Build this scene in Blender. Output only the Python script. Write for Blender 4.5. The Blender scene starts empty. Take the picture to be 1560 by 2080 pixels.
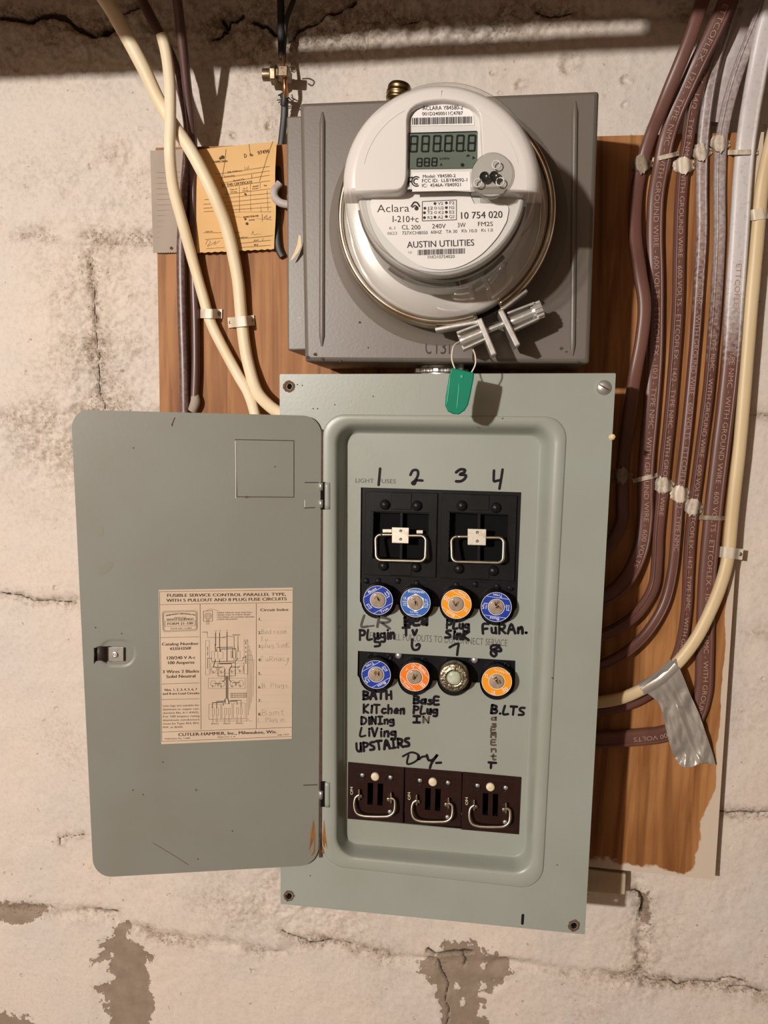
import bpy, bmesh, math, random
import numpy as np
from mathutils import Vector, Matrix, noise as mnoise, geometry as mgeo

random.seed(7)
C = bpy.context.scene.collection
scn = bpy.context.scene

# ------------------------------------------------------------------ camera
CAM_Z = 1.50
CAM_D = 0.79                      # camera distance from the wall face (wall face is the plane Y = 0)
FPX, PX, PY = 1500.0, 780.0, 1040.0
RX, RY, RZ = 0.1277, -0.1209, -0.0305


def _rot(rx, ry, rz):
    return (Matrix.Rotation(rz, 3, 'Z') @ Matrix.Rotation(ry, 3, 'Y') @ Matrix.Rotation(rx, 3, 'X'))


RT = _rot(RX, RY, RZ).transposed()
B = Matrix(((1, 0, 0), (0, 0, -1), (0, 1, 0)))       # (right, up, toward viewer) -> Blender axes
CAM = Vector((0, -CAM_D, CAM_Z))
cam_data = bpy.data.cameras.new('camera')
cam = bpy.data.objects.new('camera', cam_data)
C.objects.link(cam)
cam.matrix_world = Matrix.Translation(CAM) @ (B @ RT).to_4x4()
cam_data.sensor_fit = 'HORIZONTAL'
cam_data.sensor_width = 36.0
cam_data.lens = 36.0 * FPX / 1560.0
cam_data.clip_start = 0.01
scn.camera = cam

# ------------------------------------------------------------------ light and exposure
scn.view_settings.view_transform = 'Standard'
scn.view_settings.look = 'None'
scn.view_settings.exposure = 0.0
scn.view_settings.gamma = 1.0
scn.view_settings.use_curve_mapping = False

world = bpy.data.worlds.new('world')
scn.world = world
world.use_nodes = True
world.node_tree.nodes['Background'].inputs[0].default_value = (1.0, 0.86, 0.70, 1)
world.node_tree.nodes['Background'].inputs[1].default_value = 0.004

LAMP = Vector((-1.13, -2.40, CAM_Z + 0.43))


def point_lamp(name, loc, power, colour, radius):
    l = bpy.data.lights.new(name, 'POINT')
    l.energy = power
    l.color = colour
    l.shadow_soft_size = radius
    o = bpy.data.objects.new(name, l)
    o.location = loc
    C.objects.link(o)
    return o


point_lamp('bulb_light', LAMP, 245.0, (1.0, 0.94, 0.875), 0.036)
point_lamp('fill_light', (1.25, -2.3, CAM_Z + 0.42), 2.0, (1.0, 0.86, 0.70), 0.035)  # added weak fill for highlights and shadows, no such bulb seen


# ------------------------------------------------------------------ pixel of the photograph -> point at a depth in front of the wall
def ray(x, y):
    return B @ (RT @ Vector(((x - PX) / FPX, -(y - PY) / FPX, -1.0)))


def P(x, y, d=0.0):
    r = ray(x, y)
    t = (-d - CAM.y) / r.y
    return CAM + r * t


def pxsize(d):
    """metres per pixel at depth d"""
    return (CAM_D - d) / FPX


class Plane:
    """maps pixels to a plane parallel to the wall, d in front of it"""
    def __init__(self, d):
        self.d = d

    def __call__(self, x, y, off=0.0):
        return P(x, y, self.d + off)


class Tilted:
    """maps pixels to an upright plane hinged at a vertical line"""
    def __init__(self, hx, hd, ang):
        self.p = Vector((hx, -hd, 0))
        self.n = Vector((math.sin(ang), -math.cos(ang), 0))

    def __call__(self, x, y, off=0.0):
        r = ray(x, y)
        t = (self.p + self.n * off - CAM).dot(self.n) / r.dot(self.n)
        return CAM + r * t


# ------------------------------------------------------------------ mesh helpers
class MB:
    def __init__(self):
        self.v, self.f, self.mi, self.sm = [], [], [], []

    def add(self, verts, faces, mi=0, smooth=False):
        o = len(self.v)
        self.v += [Vector(p) for p in verts]
        for fa in faces:
            self.f.append([o + i for i in fa])
            self.mi.append(mi)
            self.sm.append(smooth)

    def box(self, c, s, mi=0, rot=None):
        c = Vector(c)
        vs = []
        for dx in (-.5, .5):
            for dy in (-.5, .5):
                for dz in (-.5, .5):
                    p = Vector((dx * s[0], dy * s[1], dz * s[2]))
                    if rot is not None:
                        p = rot @ p
                    vs.append(c + p)
        self.add(vs, [(0, 1, 3, 2), (4, 6, 7, 5), (0, 4, 5, 1), (2, 3, 7, 6), (0, 2, 6, 4), (1, 5, 7, 3)], mi)

    def prism(self, front, back, mi=0, smooth=False, caps=True):
        """two loops of equal length"""
        n = len(front)
        fs = [(i, (i + 1) % n, n + (i + 1) % n, n + i) for i in range(n)]
        self.add(list(front) + list(back), fs, mi, smooth)
        if caps:
            self.add(list(front), [list(range(n))], mi)
            self.add(list(back), [list(range(n))[::-1]], mi)

    def loft(self, loops, mi=0, smooth=True, closed=True, cap0=False, cap1=False):
        n = len(loops[0])
        vs = [p for l in loops for p in l]
        fs = []
        for k in range(len(loops) - 1):
            for i in range(n if closed else n - 1):
                j = (i + 1) % n
                fs.append((k * n + i, k * n + j, (k + 1) * n + j, (k + 1) * n + i))
        self.add(vs, fs, mi, smooth)
        if cap0:
            self.add(loops[0], [list(range(n))[::-1]], mi)
        if cap1:
            self.add(loops[-1], [list(range(n))], mi)

    def lathe(self, c, axis, prof, seg=48, mi=0, smooth=True, a0=0.0, a1=2 * math.pi, cap0=False, cap1=False):
        """prof: list of (radius, distance along axis)"""
        axis = Vector(axis).normalized()
        u = axis.orthogonal().normalized()
        if abs(axis.y) > 0.9:
            u = Vector((1, 0, 0))
        w = axis.cross(u).normalized()
        if abs(axis.y) > 0.9:
            w = Vector((0, 0, 1))
        full = abs(a1 - a0) > 6.28
        n = seg if full else seg + 1
        loops = []
        for r, h in prof:
            l = []
            for i in range(n):
                a = a0 + (a1 - a0) * i / seg
                l.append(Vector(c) + axis * h + u * (r * math.cos(a)) + w * (r * math.sin(a)))
            loops.append(l)
        self.loft(loops, mi, smooth, closed=full, cap0=cap0, cap1=cap1)

    def sweep(self, pts, w, h, mi=0, seg=14, up=Vector((0, -1, 0)), power=2.0, caps=True, wob=0.0, scale=None):
        """tube of oval section, w wide across and h along 'up'"""
        n = len(pts)
        loops = []
        for i in range(n):
            t = (pts[min(i + 1, n - 1)] - pts[max(i - 1, 0)]).normalized()
            s = t.cross(up)
            if s.length < 1e-4:
                s = t.orthogonal()
            s.normalize()
            q = s.cross(t).normalized()
            k = 1.0 + (wob * mnoise.noise(pts[i] * 60) if wob else 0)
            if scale:
                k *= scale(i / (n - 1))
            l = []
            for j in range(seg):
                a = 2 * math.pi * j / seg
                cx, sy = math.cos(a), math.sin(a)
                ex = math.copysign(abs(cx) ** (2 / power), cx)
                ey = math.copysign(abs(sy) ** (2 / power), sy)
                l.append(pts[i] + s * (ex * w / 2 * k) + q * (ey * h / 2 * k))
            loops.append(l)
        self.loft(loops, mi, True, True, caps, caps)

    def build(self, name, mats, parent=None, bevel=0.0, seg=2, origin=None, fix=True, angle=40):
        me = bpy.data.meshes.new(name)
        if origin is None:
            if self.v:
                lo = [min(p[i] for p in self.v) for i in range(3)]
                hi = [max(p[i] for p in self.v) for i in range(3)]
                origin = Vector([(lo[i] + hi[i]) / 2 for i in range(3)])
            else:
                origin = Vector()
        me.from_pydata([tuple(p - origin) for p in self.v], [], self.f)
        for m in (mats if isinstance(mats, (list, tuple)) else [mats]):
            me.materials.append(m)
        me.polygons.foreach_set('material_index', self.mi)
        me.polygons.foreach_set('use_smooth', self.sm)
        if fix:
            bm = bmesh.new()
            bm.from_mesh(me)
            bmesh.ops.remove_doubles(bm, verts=bm.verts, dist=1e-6)
            bmesh.ops.recalc_face_normals(bm, faces=bm.faces)
            bm.to_mesh(me)
            bm.free()
        me.update()
        o = bpy.data.objects.new(name, me)
        o.location = origin
        C.objects.link(o)
        if parent is not None:
            adopt(o, parent)
        if bevel:
            b = o.modifiers.new('bevel', 'BEVEL')
            b.width = bevel
            b.segments = seg
            b.limit_method = 'ANGLE'
            b.angle_limit = math.radians(angle)
            b.use_clamp_overlap = True
        return o


def world_loc(o):
    l = o.location.copy()
    p = o.parent
    if p is not None:
        l = o.matrix_parent_inverse @ l
        return l + world_loc(p)
    return l


def adopt(o, parent):
    o.parent = parent
    o.matrix_parent_inverse = Matrix.Translation(-world_loc(parent))


def thing(name, label, cat, loc, group=None):
    o = bpy.data.objects.new(name, None)
    o.empty_display_size = 0.02
    o.location = loc
    C.objects.link(o)
    return tag(o, label, cat, group)


def tag(o, label, cat, group=None):
    o['label'] = label
    o['category'] = cat
    if group:
        o['group'] = group
    return o


def structure(o):
    o['kind'] = 'structure'
    return o


def spline(pts, n=8, closed=False):
    """Catmull-Rom through tuples or vectors of any length"""
    pts = [tuple(p) for p in pts]
    m = len(pts)
    out = []
    rng = range(m if closed else m - 1)
    for i in rng:
        if closed:
            a, b, c, d = pts[(i - 1) % m], pts[i], pts[(i + 1) % m], pts[(i + 2) % m]
        else:
            a, b, c, d = pts[max(i - 1, 0)], pts[i], pts[i + 1], pts[min(i + 2, m - 1)]
        for k in range(n):
            t = k / n
            out.append(tuple(0.5 * (2 * b[j] + (c[j] - a[j]) * t + (2 * a[j] - 5 * b[j] + 4 * c[j] - d[j]) * t * t
                                    + (3 * b[j] - a[j] - 3 * c[j] + d[j]) * t ** 3) for j in range(len(b))))
    if not closed:
        out.append(pts[-1])
    return out


def rrect(tl, tr, br, bl, r, n=8):
    """rounded quad in pixel space, r in pixels, n+1 points per corner, starts at top left, clockwise"""
    q = [Vector(p) for p in (tl, tr, br, bl)]
    out = []
    for i in range(4):
        p, a, b = q[i], q[i - 1], q[(i + 1) % 4]
        da, db = (a - p).normalized() * r, (b - p).normalized() * r
        for k in range(n + 1):
            t = k / n * math.pi / 2
            out.append(p + da * (1 - math.sin(t)) + db * (1 - math.cos(t)))
    return out


def fill_mesh(mb, outer, holes, mi=0):
    """flat face with holes, all world-space loops"""
    loops = [[Vector(p) for p in l] for l in [outer] + holes]
    flat = [p for l in loops for p in l]
    tris = mgeo.tessellate_polygon(loops)
    mb.add(flat, [list(t) for t in tris], mi)


# flat ink --------------------------------------------------------------
_font_cache = {}


def glyphs(s, bold=0.0):
    key = (s, bold)
    if key not in _font_cache:
        cu = bpy.data.curves.new('lettering', 'FONT')
        cu.body = s
        cu.size = 1.0
        cu.resolution_u = 3
        cu.offset = bold
        ob = bpy.data.objects.new('lettering', cu)
        me = bpy.data.meshes.new_from_object(ob)
        vs = [(v.co.x, v.co.y) for v in me.vertices]
        fs = [list(p.vertices) for p in me.polygons]
        w = max([p[0] for p in vs] + [1e-6])
        bpy.data.objects.remove(ob)
        bpy.data.curves.remove(cu)
        bpy.data.meshes.remove(me)
        _font_cache[key] = (vs, fs, w)
    return _font_cache[key]


def text(mb, s, p0, p1, cap, plane, mi=0, off=0.0002, bold=0.0, arc=0.0):
    """text from baseline start p0 to baseline end p1 (pixels), capital height cap (pixels)"""
    heavy = min(.024, max(0.0, bold))
    vs, fs, w = glyphs(s, min(bold, 0.0))
    if heavy:
        n0 = len(vs)
        vs = vs + [(x + heavy * 1.3, y) for x, y in vs]
        fs = fs + [[i + n0 for i in f] for f in fs]
        w += heavy * 1.3
    p0, p1 = Vector(p0), Vector(p1)
    u = p1 - p0
    un = u.normalized()
    v = Vector((un.y, -un.x))
    k = cap / 0.70
    out = []
    for i, (x, y) in enumerate(vs):
        q = p0 + u * (x / w) + v * (y * k)
        if arc:
            t = x / w * 2 - 1
            q += v * (arc * (1 - t * t))
        out.append(plane(q.x, q.y, off + (.00008 if heavy and i >= n0 else 0)))
    mb.add(out, fs, mi)


def stroke(mb, pts, w, plane, mi=0, off=0.0002, smooth=True, taper=False):
    """ink line of width w (pixels) through pixel points, round ends"""
    q = [Vector(p) for p in (spline(pts, 5) if smooth and len(pts) > 2 else pts)]
    n = len(q)
    L, R = [], []
    for i in range(n):
        t = (q[min(i + 1, n - 1)] - q[max(i - 1, 0)])
        if t.length < 1e-6:
            t = Vector((1, 0))
        t.normalize()
        s = Vector((-t.y, t.x)) * (w / 2)
        L.append(q[i] + s)
        R.append(q[i] - s)
    vs = [plane(p.x, p.y, off) for p in L] + [plane(p.x, p.y, off) for p in R]
    mb.add(vs, [(i, i + 1, n + i + 1, n + i) for i in range(n - 1)], mi)
    if w > 2.5:
        for e in (0, n - 1):
            ring = [plane(q[e].x + w / 2 * math.cos(a * math.pi / 4), q[e].y + w / 2 * math.sin(a * math.pi / 4), off * 1.05) for a in range(8)]
            mb.add(ring, [list(range(8))], mi)


def quad(mb, a, b, c, d, plane, mi=0, off=0.0002):
    mb.add([plane(p[0], p[1], off) for p in (a, b, c, d)], [(0, 1, 2, 3)], mi)


def rect(mb, x0, y0, x1, y1, plane, mi=0, off=0.0002):
    quad(mb, (x0, y0), (x1, y0), (x1, y1), (x0, y1), plane, mi, off)


def disc(mb, x, y, r, plane, mi=0, off=0.0002, n=20, r2=0.0):
    o = [plane(x + r * math.cos(2 * math.pi * i / n), y + r * math.sin(2 * math.pi * i / n), off) for i in range(n)]
    if r2:
        i_ = [plane(x + r2 * math.cos(2 * math.pi * i / n), y + r2 * math.sin(2 * math.pi * i / n), off) for i in range(n)]
        mb.loft([o, i_], mi, False)
    else:
        mb.add(o, [list(range(n))], mi)


# hand lettering: strokes in a unit box, (x right, y up)
HAND = {
    'A': [[(0, 0), (.35, 1), (.7, 0)], [(.12, .4), (.58, .4)]],
    'B': [[(.05, 0), (.05, 1)], [(.05, 1), (.55, .85), (.45, .58), (.05, .52), (.6, .38), (.55, .08), (.05, 0)]],
    'D': [[(.05, 0), (.05, 1)], [(.05, 1), (.55, .8), (.65, .4), (.4, .05), (.05, 0)]],
    'E': [[(.55, 1), (.05, .95), (.05, .05), (.6, 0)], [(.05, .5), (.5, .52)]],
    'F': [[(.6, 1), (.05, .97), (.05, 0)], [(.05, .5), (.5, .52)]],
    'H': [[(.05, 1), (.05, 0)], [(.6, 1), (.6, 0)], [(.05, .5), (.6, .52)]],
    'I': [[(.3, 1), (.3, 0)], [(.05, 1), (.55, 1)], [(.05, 0), (.55, 0)]],
    'J': [[(.3, 1), (.3, 0)]],
    'K': [[(.05, 1), (.05, 0)], [(.6, 1), (.08, .45), (.62, 0)]],
    'L': [[(.2, 1), (.05, .02), (.6, .05)]],
    'M': [[(0, 0), (.1, 1), (.4, .4), (.7, 1), (.8, 0)]],
    'N': [[(.05, 0), (.05, 1)], [(.05, 1), (.55, .05)], [(.55, 0), (.6, 1)]],
    'P': [[(.05, 0), (.08, 1)], [(.08, 1), (.6, .85), (.5, .5), (.06, .45)]],
    'R': [[(.05, 0), (.08, 1)], [(.08, 1), (.6, .85), (.5, .52), (.08, .48)], [(.2, .48), (.65, 0)]],
    'S': [[(.6, .95), (.2, .9), (.1, .65), (.5, .4), (.5, .1), (0, .05)]],
    'T': [[(.3, 1), (.28, 0)], [(0, 1), (.65, .98)]],
    'U': [[(.05, 1), (.05, .3), (.3, 0), (.55, .3), (.6, 1)], [(.6, 1), (.6, 0)]],
    'V': [[(0, 1), (.28, 0)], [(.28, 0), (.6, 1)]],
    'Y': [[(0, 1), (.3, .5)], [(.65, 1), (.3, .5), (.2, -.35)]],
    'a': [[(.5, .55), (.1, .5), (.08, .1), (.45, .15), (.5, .6)], [(.5, .6), (.5, 0)]],
    'c': [[(.5, .5), (.2, .55), (.05, .25), (.25, 0), (.5, .1)]],
    'd': [[(.5, .5), (.1, .45), (.08, .1), (.5, .1)], [(.52, 1), (.5, 0)]],
    'e': [[(.08, .3), (.5, .35), (.35, .6), (.1, .4), (.12, .08), (.5, .05)]],
    'g': [[(.5, .55), (.1, .55), (.08, .2), (.48, .2)], [(.5, .6), (.5, -.2), (.1, -.25)]],
    'h': [[(.05, 1), (.05, 0)], [(.05, .4), (.35, .6), (.45, .4), (.45, 0)]],
    'i': [[(.15, .6), (.15, 0)], [(.15, .88), (.17, .84)]],
    'l': [[(.15, 1), (.12, 0)]],
    'm': [[(0, .6), (0, 0)], [(0, .5), (.25, .6), (.3, 0)], [(.3, .5), (.55, .6), (.6, 0)]],
    'n': [[(.05, .6), (.05, 0)], [(.05, .4), (.35, .62), (.45, .4), (.45, 0)]],
    'o': [[(.3, .6), (.05, .3), (.3, 0), (.5, .3), (.3, .6)]],
    'p': [[(.05, .6), (.03, -.35)], [(.05, .55), (.45, .5), (.45, .15), (.05, .1)]],
    'r': [[(.05, .6), (.05, 0)], [(.05, .4), (.4, .6)]],
    's': [[(.4, .55), (.1, .5), (.4, .2), (.35, .02), (.05, .02)]],
    't': [[(.2, 1), (.2, .05), (.4, 0)], [(0, .65), (.42, .66)]],
    'u': [[(.05, .6), (.08, .1), (.4, .1), (.45, .6)], [(.45, .6), (.47, 0)]],
    'v': [[(.03, .6), (.22, 0), (.45, .6)]],
    'y': [[(.05, .6), (.1, .2), (.42, .25)], [(.47, .6), (.4, -.25), (.1, -.3)]],
    '.': [[(.1, .03), (.15, .05)]],
    '-': [[(.05, .12), (.35, .14)]],
}


def hand(mb, s, p0, p1, h, w, plane, mi=0, off=0.00022):
    adv = []
    x = 0
    for ch in s:
        adv.append(x)
        if ch == ' ':
            x += .4
            continue
        x += max(p[0] for st in HAND[ch] for p in st) + .26
    tot = x - .26
    p0, p1 = Vector(p0), Vector(p1)
    u = (p1 - p0) / tot
    un = u.normalized()
    v = Vector((un.y, -un.x)) * h
    for ch, ax in zip(s, adv):
        if ch == ' ':
            continue
        for st in HAND[ch]:
            pts = []
            for (gx, gy) in st:
                j = Vector((random.uniform(-.5, .5), random.uniform(-.5, .5))) * (h * .05)
                q = p0 + u * (gx + ax) + v * gy + j
                pts.append((q.x, q.y))
            stroke(mb, pts, w * random.uniform(.85, 1.1), plane, mi, off)


# ------------------------------------------------------------------ materials
def _nodes(name):
    m = bpy.data.materials.new(name)
    m.use_nodes = True
    nt = m.node_tree
    return m, nt, nt.nodes['Principled BSDF'], nt.nodes, nt.links


def mk(name, col, rough=0.5, metal=0.0, col2=None, scale=40.0, bump=0.0, bscale=None, stretch=None, spec=0.5,
       lo=0.35, hi=0.65, detail=6.0, coat=0.0):
    m, nt, b, N, L = _nodes(name)
    b.inputs['Base Color'].default_value = (*col, 1)
    b.inputs['Roughness'].default_value = rough
    b.inputs['Metallic'].default_value = metal
    b.inputs['Specular IOR Level'].default_value = spec
    b.inputs['Coat Weight'].default_value = coat
    tc = N.new('ShaderNodeTexCoord')
    mp = N.new('ShaderNodeMapping')
    L.new(tc.outputs['Object'], mp.inputs['Vector'])
    if stretch:
        mp.inputs['Scale'].default_value = stretch
    nz = N.new('ShaderNodeTexNoise')
    nz.inputs['Scale'].default_value = scale
    nz.inputs['Detail'].default_value = detail
    L.new(mp.outputs[0], nz.inputs['Vector'])
    if col2:
        r = N.new('ShaderNodeValToRGB')
        r.color_ramp.elements[0].position = lo
        r.color_ramp.elements[1].position = hi
        r.color_ramp.elements[0].color = (*col, 1)
        r.color_ramp.elements[1].color = (*col2, 1)
        L.new(nz.outputs['Fac'], r.inputs['Fac'])
        L.new(r.outputs['Color'], b.inputs['Base Color'])
    if bump:
        n2 = N.new('ShaderNodeTexNoise')
        n2.inputs['Scale'].default_value = bscale or scale
        n2.inputs['Detail'].default_value = 4
        L.new(mp.outputs[0], n2.inputs['Vector'])
        bp = N.new('ShaderNodeBump')
        bp.inputs['Strength'].default_value = bump
        bp.inputs['Distance'].default_value = 0.001
        L.new(n2.outputs['Fac'], bp.inputs['Height'])
        L.new(bp.outputs[0], b.inputs['Normal'])
    return m


def mk_worn(name, col, dirt, rough, chips=0.765, cscale=60.0, soft=9.0, bump=0.06):
    """painted sheet steel: faint large mottling, grime smudges, fine dark specks"""
    m, nt, b, N, L = _nodes(name)
    tc = N.new('ShaderNodeTexCoord')
    big = N.new('ShaderNodeTexNoise')
    big.inputs['Scale'].default_value = soft
    big.inputs['Detail'].default_value = 4
    L.new(tc.outputs['Object'], big.inputs['Vector'])
    r1 = N.new('ShaderNodeValToRGB')
    r1.color_ramp.elements[0].position = .35
    r1.color_ramp.elements[1].position = .75
    r1.color_ramp.elements[0].color = (*col, 1)
    r1.color_ramp.elements[1].color = (*[c * k for c, k in zip(col, (.9, .87, .82))], 1)
    L.new(big.outputs['Fac'], r1.inputs['Fac'])
    sp = N.new('ShaderNodeTexNoise')
    sp.inputs['Scale'].default_value = cscale
    sp.inputs['Detail'].default_value = 3
    L.new(tc.outputs['Object'], sp.inputs['Vector'])
    r2 = N.new('ShaderNodeValToRGB')
    r2.color_ramp.elements[0].position = chips
    r2.color_ramp.elements[1].position = chips + .02
    r2.color_ramp.elements[0].color = (0, 0, 0, 1)
    r2.color_ramp.elements[1].color = (1, 1, 1, 1)
    L.new(sp.outputs['Fac'], r2.inputs['Fac'])
    mx = N.new('ShaderNodeMix')
    mx.data_type = 'RGBA'
    mx.inputs['B'].default_value = (*dirt, 1)
    L.new(r2.outputs['Color'], mx.inputs['Factor'])
    L.new(r1.outputs['Color'], mx.inputs['A'])
    L.new(mx.outputs['Result'], b.inputs['Base Color'])
    b.inputs['Roughness'].default_value = rough
    bn = N.new('ShaderNodeTexNoise')
    bn.inputs['Scale'].default_value = 350
    L.new(tc.outputs['Object'], bn.inputs['Vector'])
    bp = N.new('ShaderNodeBump')
    bp.inputs['Strength'].default_value = bump
    bp.inputs['Distance'].default_value = 0.001
    L.new(bn.outputs['Fac'], bp.inputs['Height'])
    L.new(bp.outputs[0], b.inputs['Normal'])
    return m


def mk_clear(name, tint=(0.97, 0.97, 0.96), rough=0.03, edge=0.0):
    """thin clear plastic: passes light straight through, reflects at its surface"""
    m = bpy.data.materials.new(name)
    m.use_nodes = True
    N, L = m.node_tree.nodes, m.node_tree.links
    N.clear()
    out = N.new('ShaderNodeOutputMaterial')
    tr = N.new('ShaderNodeBsdfTransparent')
    tr.inputs[0].default_value = (*tint, 1)
    gl = N.new('ShaderNodeBsdfGlossy')
    gl.inputs['Roughness'].default_value = rough
    lw = N.new('ShaderNodeLayerWeight')
    lw.inputs['Blend'].default_value = .5
    pw = N.new('ShaderNodeMath')
    pw.operation = 'POWER'
    pw.inputs[1].default_value = 4.0
    L.new(lw.outputs['Facing'], pw.inputs[0])
    fr = N.new('ShaderNodeMath')
    fr.operation = 'MULTIPLY_ADD'
    fr.inputs[1].default_value = .55
    fr.inputs[2].default_value = .035
    L.new(pw.outputs[0], fr.inputs[0])
    mx = N.new('ShaderNodeMixShader')
    L.new(fr.outputs[0], mx.inputs[0])
    L.new(tr.outputs[0], mx.inputs[1])
    L.new(gl.outputs[0], mx.inputs[2])
    L.new(mx.outputs[0], out.inputs[0])
    return m


def mk_wood(name):
    m, nt, b, N, L = _nodes(name)
    tc = N.new('ShaderNodeTexCoord')
    mp = N.new('ShaderNodeMapping')
    mp.inputs['Scale'].default_value = (1.0, 1.0, 0.06)
    L.new(tc.outputs['Object'], mp.inputs['Vector'])
    n1 = N.new('ShaderNodeTexNoise')
    n1.inputs['Scale'].default_value = 60
    n1.inputs['Detail'].default_value = 8
    n1.inputs['Distortion'].default_value = 1.4
    L.new(mp.outputs[0], n1.inputs['Vector'])
    r = N.new('ShaderNodeValToRGB')
    e = r.color_ramp.elements
    e[0].position = .30
    e[0].color = (.20, .080, .027, 1)
    e[1].position = .60
    e[1].color = (.44, .21, .078, 1)
    x = e.new(.46)
    x.color = (.33, .145, .05, 1)
    L.new(n1.outputs['Fac'], r.inputs['Fac'])
    n2 = N.new('ShaderNodeTexNoise')       # blotches
    n2.inputs['Scale'].default_value = 9
    n2.inputs['Detail'].default_value = 5
    L.new(tc.outputs['Object'], n2.inputs['Vector'])
    r2 = N.new('ShaderNodeValToRGB')
    r2.color_ramp.elements[0].position = .35
    r2.color_ramp.elements[1].position = .75
    r2.color_ramp.elements[0].color = (1, 1, 1, 1)
    r2.color_ramp.elements[1].color = (.72, .66, .62, 1)
    L.new(n2.outputs['Fac'], r2.inputs['Fac'])
    mu = N.new('ShaderNodeMix')
    mu.data_type = 'RGBA'
    mu.blend_type = 'MULTIPLY'
    mu.inputs['Factor'].default_value = 1
    L.new(r.outputs['Color'], mu.inputs['A'])
    L.new(r2.outputs['Color'], mu.inputs['B'])
    # white paint lapping over the edge of the board
    at = N.new('ShaderNodeAttribute')
    at.attribute_name = 'paint'
    ad = N.new('ShaderNodeMath')
    ad.operation = 'ADD'
    n3 = N.new('ShaderNodeTexNoise')
    n3.inputs['Scale'].default_value = 28
    n3.inputs['Detail'].default_value = 5
    L.new(tc.outputs['Object'], n3.inputs['Vector'])
    L.new(at.outputs['Fac'], ad.inputs[0])
    L.new(n3.outputs['Fac'], ad.inputs[1])
    r3 = N.new('ShaderNodeValToRGB')
    r3.color_ramp.elements[0].position = .94
    r3.color_ramp.elements[1].position = 1.03
    L.new(ad.outputs[0], r3.inputs['Fac'])
    mx = N.new('ShaderNodeMix')
    mx.data_type = 'RGBA'
    mx.inputs['B'].default_value = (.60, .50, .40, 1)
    L.new(r3.outputs['Color'], mx.inputs['Factor'])
    L.new(mu.outputs['Result'], mx.inputs['A'])
    L.new(mx.outputs['Result'], b.inputs['Base Color'])
    b.inputs['Roughness'].default_value = .55
    b.inputs['Specular IOR Level'].default_value = .22
    bp = N.new('ShaderNodeBump')
    bp.inputs['Strength'].default_value = .25
    bp.inputs['Distance'].default_value = .0008
    L.new(n1.outputs['Fac'], bp.inputs['Height'])
    L.new(bp.outputs[0], b.inputs['Normal'])
    return m


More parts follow.
